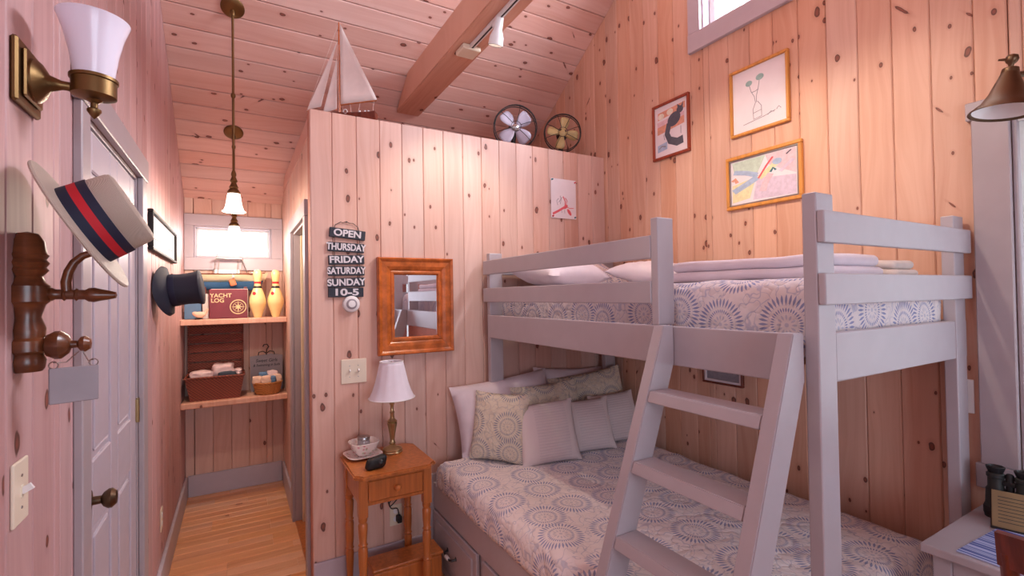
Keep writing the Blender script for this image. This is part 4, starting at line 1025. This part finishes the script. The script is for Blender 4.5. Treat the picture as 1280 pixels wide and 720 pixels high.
def fan(label, c, r, yaw, tilt, blade_mat, hub_mat, spokes, start, bwid, zbase):
    o = thing('desk_fan', label, 'fan', (c[0], c[1] + .03, zbase), group='old desk fans')
    ax_ = Vector((math.sin(yaw), -math.cos(yaw), tilt)).normalized(); mt_ = place(c, ax_)
    base = Vector((c[0], c[1] + .03, zbase)) - ax_ * .05; base.z = zbase
    obj('base', lathe(new(), [(0, 0), (.065, 0), (.068, .008), (.055, .022), (.022, .03), (.018, .05), (0, .05)], 24, Matrix.Translation(base)), 'black_iron', o, 40)
    obj('stem', tube(new(), [base + Vector((0, 0, .04)), mt_ @ Vector((0, 0, -.05))], [.018, .016], 12), 'black_iron', o, 40)
    obj('motor', lathe(new(), [(0, -.10), (.030, -.095), (.042, -.08), (.044, -.04), (.036, -.02), (.012, -.012), (.010, .0)], 20, mt_), 'black_iron', o, 40)
    obj('hub', lathe(new(), [(.022, -.012), (.026, -.004), (.024, .010), (.012, .016), (0, .018)], 20, mt_), hub_mat, o, 40)
    for k in range(4):
        a = start + k * PI / 2; bm = new(); L = r * .84; N = 8; rows = []
        for i in range(N + 1):
            t_ = i / N; rr = .020 + (L - .020) * t_; hw = bwid * (.38 + 1.35 * t_ - .9 * t_ ** 3) * (1 if t_ < .9 else .72)
            rows.append([bm.verts.new(Matrix.Rotation(a, 4, 'Z') @ Vector((rr, s * hw, s * hw * .42 + .004 * math.sin(t_ * 3)))) for s in (-1, -.33, .33, 1)])
        for p, q_ in zip(rows, rows[1:]):
            for j in range(3): bm.faces.new((p[j], p[j + 1], q_[j + 1], q_[j]))
        bm.transform(mt_); b = obj('blade', bm, blade_mat, o, 50); s_ = b.modifiers.new('sheet', 'SOLIDIFY'); s_.thickness = .002
    for z, rr in ((.034, r * .965), (.0, r), (-.03, r * .985)): obj('guard_ring', tube(new(), [mt_ @ Vector((rr * math.cos(2 * PI * k / 36), rr * math.sin(2 * PI * k / 36), z)) for k in range(36)], .0034, 6, closed=True), 'black_iron', o, 40)
    obj('front_ring', tube(new(), [mt_ @ Vector((.034 * math.cos(2 * PI * k / 18), .034 * math.sin(2 * PI * k / 18), .046)) for k in range(18)], .002, 6, closed=True), 'black_iron', o, 40)
    for k in range(spokes):
        a = 2 * PI * k / spokes + .3; e = Vector((math.cos(a), math.sin(a), 0))
        obj('guard_wire', tube(new(), [mt_ @ (e * .034 + Vector((0, 0, .046))), mt_ @ (e * r * .6 + Vector((0, 0, .052))), mt_ @ (e * r * .95 + Vector((0, 0, .036))), mt_ @ (e * r * 1.0 + Vector((0, 0, 0))), mt_ @ (e * r * .97 + Vector((0, 0, -.03)))], .0022, 6), 'black_iron', o, 40)
    return o
fan('old desk fan with pale blue blades on the partition, left', (1.695, 2.86, 2.722), .152, -.40, -.10, 'silverblade', 'nickel', 6, .75, .046, LZ)
fan('old desk fan with brass blades on the partition, right', (2.112, 2.875, 2.752), .137, -.55, -.10, 'brassblade', 'brassblade', 8, 1.35, .033, LZ)

# ================================================================== on the partition
YF = PY - .0005
ms = thing('opening_hours_sign', 'hanging six-board black sign with white hand-painted opening hours', 'sign', (.52, PY, 1.57))
rows = (('OPEN', .430, .619, 1.898, .052, -5), ('THURSDAY', .422, .612, 1.824, .050, -2), ('FRIDAY', .424, .612, 1.757, .050, 2), ('SATURDAY', .422, .612, 1.696, .050, 1), ('SUNDAY', .420, .612, 1.633, .050, 2), ('10-5', .422, .606, 1.579, .050, 0))
for s_, x0, x1, zc, hh, rot in rows:
    cx = (x0 + x1) / 2; mt_ = Matrix.Translation((cx, YF - .008, zc)) @ Matrix.Rotation(math.radians(-rot), 4, 'Y')
    bm = box(new(), -(x1 - x0) / 2, (x1 - x0) / 2, -.006, .006, -hh / 2, hh / 2, .002); bm.transform(mt_); b = obj('board', bm, 'sign', ms)
    wfac = {'OPEN': 1.12, 'THURSDAY': .80, 'FRIDAY': 1.08, 'SATURDAY': .79, 'SUNDAY': 1.0, '10-5': 1.5}[s_]
    text(s_, .050, 'chalk', b, mt_ @ Matrix.Translation((0, -.0065, 0)) @ FACE_Y, bold=.0016, sx=wfac)
for x in (.455, .585):
    zs_ = [1.920 - (x - .52) * .05, 1.874, 1.851, 1.80, 1.783, 1.732, 1.722, 1.671, 1.659, 1.608, 1.604]
    for a, b in ((1.874, 1.847), (1.80, 1.780), (1.733, 1.720), (1.672, 1.657), (1.609, 1.603)):
        obj('link', tube(new(), ring((x, YF - .006, (a + b) / 2), max(.008, (a - b) / 2 + .004), (1, 0, 0), 12), .0012, 6, closed=True), 'black_iron', ms, 40)
obj('hanger_wire', tube(new(), [(.455, YF - .006, 1.925), (.462, YF - .006, 1.945), (.49, YF - .006, 1.962), (.50, YF - .006, 1.958), (.52, YF - .007, 1.966), (.535, YF - .006, 1.958), (.555, YF - .006, 1.958), (.58, YF - .006, 1.938), (.586, YF - .006, 1.918)], .0018, 6), 'black_iron', ms, 40)
obj('nail', lathe(new(), [(.002, -.006), (.002, .004), (.004, .004), (.004, .006), (0, .006)], 8, place((.52, YF - .006, 1.963), (0, -1, 0))), 'black_iron', ms)

tm = thing('thermostat', 'round white thermostat below the opening hours sign', 'thermostat', (.540, PY, 1.516))
obj('base', lathe(new(), [(0, 0), (.046, 0), (.046, .010), (.042, .022), (.036, .026), (0, .026)], 32, place((.540, PY, 1.516), (0, -1, 0))), 'white', tm, 35)
obj('dial', lathe(new(), [(.028, .026), (.028, .030), (.024, .032), (0, .032)], 28, place((.540, PY, 1.516), (0, -1, 0))), 'grey', tm, 35)
obj('dial_cap', lathe(new(), [(.019, .032), (.018, .035), (0, .036)], 24, place((.540, PY, 1.516), (0, -1, 0))), 'white', tm, 35)

# mirror with moulded frame
mr = thing('wall_mirror', 'rectangular mirror in a wide cherry wood frame above lamp', 'mirror', (.905, PY, 1.222))
X0, X1, Z0, Z1 = .680, 1.131, 1.222, 1.775
prof = [(0, 0), (0, .034), (.006, .040), (.016, .036), (.024, .030), (.050, .030), (.066, .024), (.074, .018), (.080, .022), (.090, .022), (.098, .012), (.100, 0)]   # inward distance, height off the wall
def mitre(c0, c1, i0, i1):
    """one frame side: profile swept from corner c0 to c1; i0/i1 inward diagonal directions"""
    bm = new(); A = []; B = []
    for d, h_ in prof:
        for c, i_, L in ((c0, i0, A), (c1, i1, B)): L.append(bm.verts.new((c[0] + i_[0] * d, YF - h_, c[1] + i_[1] * d)))
    for k in range(len(prof) - 1): bm.faces.new((A[k], A[k + 1], B[k + 1], B[k]))
    bm.faces.new(A); bm.faces.new(B[::-1]); bm.faces.new((A[0], B[0], B[-1], A[-1])); return bm
cs = [((X0, Z0), (1, 1)), ((X1, Z0), (-1, 1)), ((X1, Z1), (-1, -1)), ((X0, Z1), (1, -1))]
for k in range(4): obj('frame_side', mitre(cs[k][0], cs[(k + 1) % 4][0], cs[k][1], cs[(k + 1) % 4][1]), 'mirrorwood', mr)
obj('looking_glass', box(new(), X0 + .098, X1 - .098, YF - .009, YF - .002, Z0 + .098, Z1 - .098), 'mirror', mr)

# drawing pinned to the partition
dw = thing('pinned_drawing', 'child drawing of a red lobster pinned to the partition', 'drawing', (1.98, PY, 2.08))
rc = (1.876, 2.090, 2.080, 2.355)
obj('sheet', box(new(), rc[0], rc[1], YF - .0076, YF - .0070, rc[2], rc[3]), 'paper', dw)
obj('backing_card', box(new(), rc[0] + .004, rc[1] - .004, YF - .0069, YF, rc[2] + .004, rc[3] - .004), 'paper', dw)
prints(dw, F_PART, rc, [('pk_red', stroke([(.06, .10), (.3, .19), (.55, .30)], .03)), ('pk_red', blob(.57, .30, .10, .045, 12, .4)), ('pk_red', blob(.72, .17, .11, .05, 12, -.75)), ('pk_red', stroke([(.55, .32), (.56, .44), (.48, .56)], .018)), ('pk_red', stroke([(.58, .33), (.64, .46), (.56, .53)], .012)), ('pk_red', stroke([(.62, .30), (.74, .27), (.9, .28)], .008)),
    ('pk_line', stroke([(.26, .33), (.22, .44), (.30, .5)], .008)), ('pk_line', stroke([(.36, .36), (.40, .48), (.36, .57)], .008)), ('pk_line', stroke([(.30, .40), (.36, .46), (.44, .54)], .008)), ('pk_line', stroke([(.40, .24), (.42, .14)], .006)), ('pk_line', stroke([(.52, .22), (.54, .13)], .006))], 'ink')
for x, z, mt_ in ((rc[0] + .010, rc[3] - .01, 'pk_teal'), (rc[1] - .010, rc[3] - .015, 'pk_red'), (rc[0] + .012, rc[2] + .012, 'red'), (rc[1] - .012, rc[2] + .012, 'pk_teal')):
    obj('push_pin', lathe(new(), [(.006, 0), (.006, .003), (.003, .005), (.005, .011), (0, .012)], 10, place((x, YF - .0085, z), (0, -1, 0))), mt_, dw, 40)

# ================================================================== nightstand and what stands on it
ns = thing('nightstand', 'honey pine nightstand with turned legs and one drawer', 'nightstand', (.66, 2.47, 0))
NZ = .722
bm = new()
pl = []
for k, (cx, cy, sx, sy) in enumerate(((.462, 2.262, 1, 1), (.862, 2.262, -1, 1), (.862, 2.672, -1, -1), (.462, 2.672, 1, -1))):
    pts = [(0, .035), (.012, .03), (.022, .022), (.03, .012), (.035, 0)]
    seq = pts if k % 2 == 0 else pts[::-1]
    pl += [(cx + sx * x, cy + sy * y_) for x, y_ in seq]
prism(bm, pl, NZ - .022, NZ); bmesh.ops.recalc_face_normals(bm, faces=bm.faces)
bmesh.ops.bevel(bm, geom=[e for e in bm.edges if abs(e.verts[0].co.z - e.verts[1].co.z) < 1e-5], offset=.006, segments=2, affect='EDGES')
obj('table_top', bm, 'honey', ns)
for x in (.505, .818):
    for y_ in (2.312, 2.622):
        lg = obj('leg', box(new(), x - .021, x + .021, y_ - .021, y_ + .021, .52, NZ - .0225, .002), 'honey', ns)
        T = Matrix.Translation((x, y_, 0))
        obj('turning', lathe(new(), [(0, .0), (.012, .0), (.014, .03), (.018, .05), (.0135, .06), (.020, .066), (.0135, .072), (.016, .10), (.020, .18), (.021, .22), (.017, .235), (.022, .242), (.017, .25), (.021, .30), (.022, .37), (.017, .385), (.022, .392), (.017, .40), (.021, .45), (.022, .485), (.016, .495), (.021, .503), (.021, .52)], 20, T), 'honey', lg, 40)
for b in ((.526, .797, 2.296, 2.300, .66, .70), (.526, .797, 2.628, 2.640, .575, .70), (.490, .502, 2.333, 2.601, .575, .70), (.821, .833, 2.333, 2.601, .575, .70), (.526, .797, 2.296, 2.308, .572, .588), (.526, .797, 2.296, 2.308, .688, .6995)):
    obj('apron', box(new(), *b, .001), 'honey', ns)
dr = obj('drawer', box(new(), .529, .794, 2.291, 2.312, .590, .686, .003), 'honey', ns)
obj('knob', lathe(new(), [(.007, 0), (.007, .010), (.014, .016), (.016, .023), (.012, .030), (0, .032)], 18, place((.662, 2.291, .637), (0, -1, 0))), 'honey', dr, 40)

lp = thing('table_lamp', 'satin brass candlestick table lamp with white shade', 'lamp', (.716, 2.55, NZ))
T = Matrix.Translation((.716, 2.55, NZ))
obj('base', lathe(new(), [(0, 0), (.052, 0), (.054, .006), (.050, .012), (.052, .018), (.044, .026), (.022, .034), (.014, .042)], 32, T), 'brass_l', lp, 40)
obj('stem', lathe(new(), [(.014, .042), (.018, .050), (.013, .058), (.012, .070), (.016, .100), (.026, .150), (.027, .156), (.022, .160), (.027, .166), (.020, .172), (.012, .180), (.010, .205), (.014, .212), (.009, .220), (.009, .25), (.013, .256), (.013, .30), (0, .302)], 28, T), 'brass_l', lp, 40)
bm = new(); n_ = 48
prs = [(.120, .290), (.118, .294), (.103, .325), (.088, .37), (.076, .42), (.066, .465), (.061, .484)]
R1 = [[bm.verts.new(T @ Vector(((r_ + .0015 * math.cos(12 * 2 * PI * k / n_)) * math.cos(2 * PI * k / n_), (r_ + .0015 * math.cos(12 * 2 * PI * k / n_)) * math.sin(2 * PI * k / n_), z))) for k in range(n_)] for r_, z in prs]
for a, b in zip(R1, R1[1:]):
    for k in range(n_): bm.faces.new((a[k], a[(k + 1) % n_], b[(k + 1) % n_], b[k]))
sh = obj('lamp_shade', bm, 'linen', lp, 60); s_ = sh.modifiers.new('cloth', 'SOLIDIFY'); s_.thickness = .003
for r_, z in ((.120, .291), (.0615, .483)): obj('shade_trim', tube(new(), ring(T @ Vector((0, 0, z)), r_, (0, 0, 1), 36), .0028, 6, closed=True), 'white', sh, 40)
obj('harp', tube(new(), [T @ Vector((-.0, 0, .30)), T @ Vector((-.035, 0, .35)), T @ Vector((-.035, 0, .43)), T @ Vector((0, 0, .484)), T @ Vector((.035, 0, .43)), T @ Vector((.035, 0, .35)), T @ Vector((0, 0, .30))], .0018, 6), 'brass_l', lp, 40)

def square_dish(bm, c, prs, rot, n=40, p=4.0):
    rr = []
    for r_, z in prs:
        row = []
        for k in range(n):
            a = 2 * PI * k / n + rot; ca, sa = math.cos(a - rot), math.sin(a - rot)
            l_ = (abs(ca) ** p + abs(sa) ** p) ** (-1 / p); row.append(bm.verts.new((c[0] + r_ * l_ * math.cos(a), c[1] + r_ * l_ * math.sin(a), c[2] + z)))
        rr.append(row)
    for a, b in zip(rr, rr[1:]):
        for k in range(n): bm.faces.new((a[k], a[(k + 1) % n], b[(k + 1) % n], b[k]))
    bm.faces.new(rr[0][::-1]); bm.faces.new(rr[-1]); return bm
q = NB('floral_china'); tc = q.n('ShaderNodeTexCoord'); v1 = q.n('ShaderNodeTexVoronoi'); q.put(v1.inputs['Vector'], tc.outputs['Object']); v1.inputs['Scale'].default_value = 46
v2 = q.n('ShaderNodeTexVoronoi'); q.put(v2.inputs['Vector'], q.v('ADD', tc.outputs['Object'], (.3, .1, .2))); v2.inputs['Scale'].default_value = 38
c1 = q.mix(q.m('MULTIPLY', q.m('SUBTRACT', 1, q.step(v1.outputs['Distance'], .22, .36)), .75), lin(236, 222, 216), lin(214, 130, 140))
M['china'] = q.set(q.mix(q.m('MULTIPLY', q.m('SUBTRACT', 1, q.step(v2.outputs['Distance'], .2, .32)), .6), c1, lin(150, 170, 120)), .2)
PC = (.566, 2.570, NZ)
plt_ = tag(obj('square_plate', square_dish(new(), PC, [(.055, 0), (.060, .003), (.086, .012), (.090, .016), (.084, .016), (.058, .007)], .12), 'china', None, 40), 'square floral china plate under bowl on nightstand', 'plate')
bwl = tag(obj('floral_bowl', square_dish(new(), (.572, 2.575, NZ + .0075), [(.036, 0), (.040, .004), (.060, .035), (.074, .068), (.072, .070), (.068, .066), (.055, .034), (.034, .008)], .12, p=3), 'china', None, 40), 'square floral china bowl standing on its plate', 'bowl')
jar = thing('candle_jar', 'small lidded glass candle jar inside the floral bowl', 'jar', (.572, 2.577, NZ + .016))
q = NB('jar_glass'); M['jarglass'] = q.set(lin(216, 206, 208), .08, 0); q.b.inputs['Transmission Weight'].default_value = .5
T = Matrix.Translation((.572, 2.577, NZ + .016))
obj('glass', lathe(new(), [(0, 0), (.029, 0), (.031, .01), (.031, .062), (.028, .068), (0, .068)], 24, T), 'jarglass', jar, 40)
obj('lid', lathe(new(), [(.032, .068), (.032, .082), (.030, .085), (0, .085)], 24, T), 'nickel', jar, 40)
clk = thing('black_case', 'small rounded black case at front of nightstand', 'case', (.565, 2.345, NZ))
bm = box(new(), -.048, .048, -.026, .026, 0, .060, .018, 4); bm.transform(Matrix.Translation((.572, 2.352, NZ + .0005)) @ RZ(10))
for v in bm.verts:
    h_ = (v.co.z - NZ) / .06; v.co.x += h_ * .014; v.co.z -= .018 * h_ * max(0, (.585 - v.co.x) / .05) ** 1.0 * .6
obj('body', bm, 'charcoal', clk, 50)
bm = lathe(new(), [(.014, 0), (.016, .004), (.010, .010), (0, .011)], 16, place((.600, 2.332, NZ + .030), (.3, -1, .2))); obj('lens', bm, 'black_iron', clk, 40)

# outlet with lamp cord behind the nightstand, wooden step box under it
ot = outlet('wall_outlet', 'ivory outlet behind the nightstand with plug', F_PART, .775, .315)
cdg = thing('lamp_cord', 'looped black lamp cord hanging behind the nightstand', 'cord', (.77, 2.69, .3))
cpts = [(.742, 2.665, .66), (.748, 2.672, .52), (.775, 2.672, .475), (.80, 2.672, .47), (.76, 2.674, .43), (.73, 2.672, .405), (.735, 2.670, .385), (.78, 2.672, .42), (.82, 2.670, .46), (.77, 2.674, .455), (.725, 2.672, .42), (.74, 2.674, .37), (.775, 2.676, .36), (.785, 2.674, .315)]
def smooth_path(P, n=6):
    P = [Vector(p) for p in P]; out = []
    for i in range(len(P) - 1):
        p0, p1, p2, p3 = P[max(i - 1, 0)], P[i], P[i + 1], P[min(i + 2, len(P) - 1)]
        for k in range(n):
            t_ = k / n; out.append(.5 * ((2 * p1) + (p2 - p0) * t_ + (2 * p0 - 5 * p1 + 4 * p2 - p3) * t_ ** 2 + (3 * p1 - p0 - 3 * p2 + p3) * t_ ** 3))
    return out + [P[-1]]
obj('cable', tube(new(), smooth_path(cpts), .003, 6), 'charcoal', cdg, 40)
obj('plug', box(new(), .772, .798, 2.660, 2.700, .280, .318, .006, 2), 'charcoal', cdg)
ad = thing('cord_tag', 'small white paper tag on the lamp cord', 'tag', (.83, 2.665, .32)); bm = box(new(), -.026, .026, -.001, .001, -.018, .018); bm.transform(Matrix.Translation((.828, 2.655, .335)) @ Matrix.Rotation(.08, 4, 'Y')); obj('paper', bm, 'white', ad)
sbx = thing('step_box', 'low honey pine box under the nightstand', 'box', (.76, 2.47, 0))
obj('body', box(new(), .575, .935, 2.405, 2.545, 0, .188, .012, 3), 'honey', sbx); obj('lid', box(new(), .570, .940, 2.400, 2.550, .1885, .204, .006, 2), 'honey', sbx)

# ================================================================== pictures on the right wall
def rframe(*a, **k): return frame_pic(a[0], a[1], F_RIGHT, -a[2], -a[3], *a[4:], **k)
o, rc = rframe('framed_picture', 'red-framed drawing of a grey long-tailed cat', 2.215, 1.925, 2.400, 2.755, .016, 'redwood')
prints(o, F_RIGHT, rc, [('pk_orange', [(.10, .74), (.93, .80), (.93, .92), (.10, .88)]), ('pk_cream', blob(.2, .80, .10, .06)), ('pk_cream', blob(.48, .83, .10, .06)), ('pk_orange', [(.08, .45), (.90, .52), (.90, .66), (.08, .60)]), ('pk_pink', [(.08, .60), (.9, .66), (.9, .74), (.08, .70)]),
    ('pk_grey', blob(.60, .66, .20, .13, 16, .2)), ('pk_grey', blob(.78, .80, .10, .07, 12)), ('pk_grey', [(.72, .84), (.70, .92), (.78, .87)]), ('pk_grey', [(.82, .86), (.88, .93), (.87, .84)]), ('pk_grey', stroke([(.45, .60), (.38, .42), (.46, .28), (.68, .20), (.86, .22)], .075)), ('pk_blue', [(.08, .10), (.38, .13), (.38, .27), (.08, .24)]), ('pk_line', stroke([(.12, .17), (.22, .21), (.34, .18)], .012)), ('pk_line', stroke([(.28, .42), (.30, .32)], .006)), ('pk_line', stroke([(.8, .48), (.8, .34)], .006))])
o, rc = rframe('framed_picture', 'oak-framed pale line drawing of two flowers in a vase', 1.652, 1.330, 2.385, 2.745, .015, 'orangewood')
prints(o, F_RIGHT, rc, [('pk_mint', blob(.32, .76, .065, .045)), ('pk_mint', blob(.53, .80, .075, .05)), ('pk_line', stroke([(.33, .72), (.36, .62), (.42, .52), (.44, .42)], .005)), ('pk_line', stroke([(.52, .75), (.50, .65), (.46, .52), (.46, .42)], .005)), ('pk_line', stroke([(.44, .42), (.39, .32), (.40, .16), (.55, .18), (.55, .34), (.48, .43)], .005)), ('pk_line', stroke([(.40, .26), (.55, .28)], .004)), ('pk_line', stroke([(.36, .60), (.44, .60), (.5, .62)], .005)), ('pk_line', stroke([(.2, .12), (.4, .14), (.6, .16), (.8, .2)], .004)), ('pk_line', stroke([(.66, .16), (.72, .20), (.78, .18)], .005)), ('pk_line', stroke([(.82, .20), (.86, .24), (.90, .20)], .005))])
o, rc = rframe('framed_picture', 'yellow wood-framed bright abstract pastel drawing', 1.685, 1.275, 1.995, 2.282, .018, 'orangewood', mat2='nickel', mw=.008)
prints(o, F_RIGHT, rc, [('pk_green', [(.02, .98), (.55, .98), (.42, .62), (.05, .75)]), ('pk_pink', [(.55, .98), (.98, .98), (.98, .45), (.78, .6), (.6, .75)]), ('pk_yellow', [(.02, .45), (.40, .55), (.30, .10), (.02, .05)]), ('pk_mauve', [(.35, .05), (.98, .02), (.98, .42), (.6, .48), (.42, .52)]), ('pk_blue', stroke([(.04, .30), (.25, .42), (.45, .55)], .06)), ('pk_blue', stroke([(.05, .75), (.25, .68), (.42, .58)], .05)), ('pk_yellow', stroke([(.45, .5), (.62, .66), (.7, .74)], .05)), ('pk_orange', stroke([(.02, .55), (.06, .6), (.10, .5)], .03)), ('pk_red', stroke([(.44, .50), (.50, .62), (.56, .74), (.66, .9)], .015)), ('pk_blue', blob(.72, .78, .07, .07)), ('pk_pink', stroke([(.5, .2), (.55, .4), (.62, .55)], .05)), ('pk_teal', stroke([(.62, .58), (.66, .66), (.7, .6)], .018)), ('pk_mauve', stroke([(.76, .55), (.95, .75)], .03)), ('pk_grey', stroke([(.85, .88), (.92, .95)], .012))])
o, rc = rframe('framed_picture', 'dark-framed seascape low on wall under the bunk beam', 1.868, 1.612, 1.030, 1.250, .012, 'mahog', mat2='paper', mw=.012, paper='grey')
prints(o, F_RIGHT, rc, [('pk_line', [(.02, .05), (.98, .05), (.98, .5), (.02, .45)]), ('pk_mint', [(.02, .45), (.98, .5), (.98, .95), (.02, .95)]), ('pk_grey', stroke([(.55, .5), (.75, .52), (.9, .5)], .04)), ('pk_blue', stroke([(.1, .3), (.5, .33), (.9, .28)], .03))])
tag(obj('cover_plate', box(new(), RX - .008, RX, .685, .71, 1.085, 1.21, .002), 'white'), 'narrow white plate on wall beside the bunk post', 'wall plate')

# bell sconce on the right wall
rs = thing('wall_sconce', 'bronze bell-shaped wall sconce above the desk window', 'sconce', (RX, .47, 2.27))
obj('backplate', lathe(new(), [(.055, 0), (.055, .006), (.045, .014), (.02, .022), (0, .024)], 28, place((RX, .44, 2.255), (-1, 0, 0))), 'brass_d', rs, 40)
obj('arm', tube(new(), smooth_path([(RX - .02, .44, 2.255), (2.28, .455, 2.262), (2.20, .48, 2.236), (2.145, .50, 2.225), (2.122, .508, 2.238)]), .0095, 10), 'brass_d', rs, 40)
rax = Vector((-.10, .10, -1)).normalized(); rm = place((2.120, .508, 2.225), rax)
obj('lamp_shade', lathe(new(), [(.020, -.012), (.022, 0), (.026, .012), (.034, .034), (.044, .064), (.060, .094), (.086, .120), (.0865, .123), (.083, .123), (.057, .096), (.041, .064), (.030, .034), (.020, .01)], 40, rm, cap=False), 'brass_d', rs, 50)
obj('shade_lining', lathe(new(), [(.0820, .1215), (.0555, .0965), (.0395, .065), (.028, .036), (0, .03)], 40, rm, cap=False), 'white', rs, 50)
obj('socket_cap', lathe(new(), [(0, -.018), (.020, -.016), (.022, -.004), (.020, .002), (0, .002)], 24, rm), 'brass_d', rs, 40)
obj('finial', lathe(new(), [(.006, -.018), (.007, -.030), (.013, -.036), (.017, -.046), (.014, -.056), (.006, -.061), (0, -.063)], 20, rm), 'brass_d', rs, 40)
obj('thumb_screw', tube(new(), [rm @ Vector((0, 0, -.046)), rm @ Vector((.03, -.008, -.05))], [.006, .003], 8), 'brass_d', rs, 40)

# sheer curtain in the desk window
bm = new(); rows = []
for j in range(13):
    z = 2.150 - (2.150 - .93) * j / 12; row = []
    for i in range(91):
        y_ = .550 - 1.085 * i / 90; amp = .010 + .004 * j / 12
        row.append(bm.verts.new((RX + .012 + amp * math.sin(i * .72) + .004 * math.sin(i * 1.9 + j * .3), y_, z)))
    rows.append(row)
for a, b in zip(rows, rows[1:]):
    for i in range(90): bm.faces.new((a[i], a[i + 1], b[i + 1], b[i]))
bm.transform(Matrix.Translation((0, 0, 0)))
cu = thing('sheer_curtain', 'sheer white curtain hanging in the desk window', 'curtain', (RX, .0, .93))
cl = obj('cloth', bm, 'curtain', cu, 60); s_ = cl.modifiers.new('cloth', 'SOLIDIFY'); s_.thickness = .001
obj('curtain_rod', tube(new(), [(RX + .012, .552, 2.138), (RX + .012, -.535, 2.138)], .006, 10), 'white', cu, 40)

# ================================================================== desk corner
DZ = .765
dsk = thing('writing_desk', 'white painted desk in the corner below the window', 'desk', (2.09, .1, 0))
obj('desk_top', box(new(), 1.828, 2.345, -.50, .668, DZ - .026, DZ, .004, 2), 'paint', dsk)
for x in (1.85, 2.28):
    for y_ in (-.47, .60): obj('leg', box(new(), x, x + .045, y_, y_ + .045, 0, DZ - .0265, .003), 'paint', dsk)
for b in ((1.895, 2.28, .607, .625, .64, .738), (1.895, 2.28, -.455, -.437, .64, .738), (1.857, 1.875, -.425, .60, .64, .738), (2.30, 2.318, -.425, .60, .64, .738)): obj('apron', box(new(), *b, .002), 'paint', dsk)
pmn = tag(obj('placemat', box(new(), -.19, .19, -.155, .155, 0, .004, .001), 'mat'), 'blue striped woven placemat on the desk', 'placemat'); pmn.matrix_basis = Matrix.Translation((2.035, .425, DZ + .0003)) @ RZ(-3)
bn = thing('binoculars', 'pair of black binoculars standing on the desk', 'binoculars', (2.245, .57, DZ))
for y_ in (.605, .535):
    T = Matrix.Translation((2.252, y_, DZ))
    b = obj('barrel', lathe(new(), [(0, 0), (.030, 0), (.031, .006), (.031, .040), (.028, .046), (.026, .095), (.021, .104), (.021, .135), (.024, .138), (.024, .148), (.020, .152), (0, .152)], 24, T), 'bino', bn, 40)
    obj('eyepiece', lathe(new(), [(.018, .152), (.020, .156), (.024, .166), (.025, .172), (.020, .174), (.015, .168), (0, .166)], 24, T), 'charcoal', b, 40)
    obj('objective_ring', lathe(new(), [(.0318, .010), (.033, .012), (.033, .034), (.0318, .036)], 24, T, cap=False), 'charcoal', b, 40)
for z in (.06, .115): obj('bridge', box(new(), 2.240, 2.264, .553, .588, DZ + z, DZ + z + .014, .003), 'charcoal', bn)
obj('focus_wheel', lathe(new(), [(.009, .055), (.011, .06), (.011, .15), (.008, .155), (0, .155)], 16, Matrix.Translation((2.252, .57, DZ))), 'charcoal', bn, 40)
cb = thing('note_card', 'tan lined card in a black stand on the desk', 'card', (2.17, .52, DZ))
cm = Matrix.Translation((2.160, .505, DZ + .006)) @ RZ(-76) @ Matrix.Rotation(math.radians(-24), 4, 'X')
bm = box(new(), -.085, .085, -.003, .003, 0, .115, .001); bm.transform(cm); obj('card', bm, 'tan', cb)
bm = box(new(), -.088, .088, .003, .008, -.003, .117, .001); bm.transform(cm); obj('stand_back', bm, 'charcoal', cb)
bm = box(new(), -.088, .088, -.010, .008, -.006, .0, .001); bm.transform(cm); obj('stand_lip', bm, 'charcoal', cb)
for k in range(8):
    bm = box(new(), -.07, .07 - .02 * (k % 3), -.0036, -.003, .018 + k * .011, .020 + k * .011); bm.transform(cm); obj('text_line', bm, 'bino', cb)

ch = thing('wooden_chair', 'dark red wooden chair drawn up to the desk', 'chair', (1.75, .20, 0))
def cp(nm, bm, sm=None): return obj(nm, bm, 'mahog', ch, sm)
for y_ in (.400, -.02):
    cp('rear_leg', tube(new(), smooth_path([(1.600, y_, 0), (1.625, y_, .25), (1.630, y_, .46), (1.600, y_, .70), (1.572, y_ + .002, .87), (1.562, y_ + .003, .93)]), .017, 10), 40)
    cp('leg', lathe(new(), [(.012, 0), (.018, .40), (.02, .445)], 14, Matrix.Translation((2.00, y_, 0))), 40)
    cp('stretcher', tube(new(), [(1.622, y_, .22), (2.00, y_, .20)], .010, 8), 40)
cp('seat', box(new(), 1.60, 2.03, -.05, .43, .445, .475, .012, 3))
def back_slat(z0, z1, x_):
    bm = new(); P = []
    for i in range(9):
        t_ = i / 8; y_ = .420 - .46 * t_; bow = -.03 * math.sin(PI * t_); drop = .0
        P.append([bm.verts.new((x_(z) + bow + dx, y_, z + (.012 * math.sin(PI * t_) if z == z1 else 0))) for z in (z0, z1) for dx in (-.011, .011)])
    for a, b in zip(P, P[1:]):
        for q0, q1 in ((0, 1), (1, 3), (3, 2), (2, 0)): bm.faces.new((a[q0], a[q1], b[q1], b[q0]))
    bm.faces.new((P[0][0], P[0][2], P[0][3], P[0][1])); bm.faces.new((P[-1][0], P[-1][1], P[-1][3], P[-1][2])); return bm
cp('top_rail', back_slat(.895, .975, lambda z: 1.600 - (z - .70) * .17), 40)
cp('back_slat', back_slat(.70, .75, lambda z: 1.600 - (z - .70) * .17), 40)
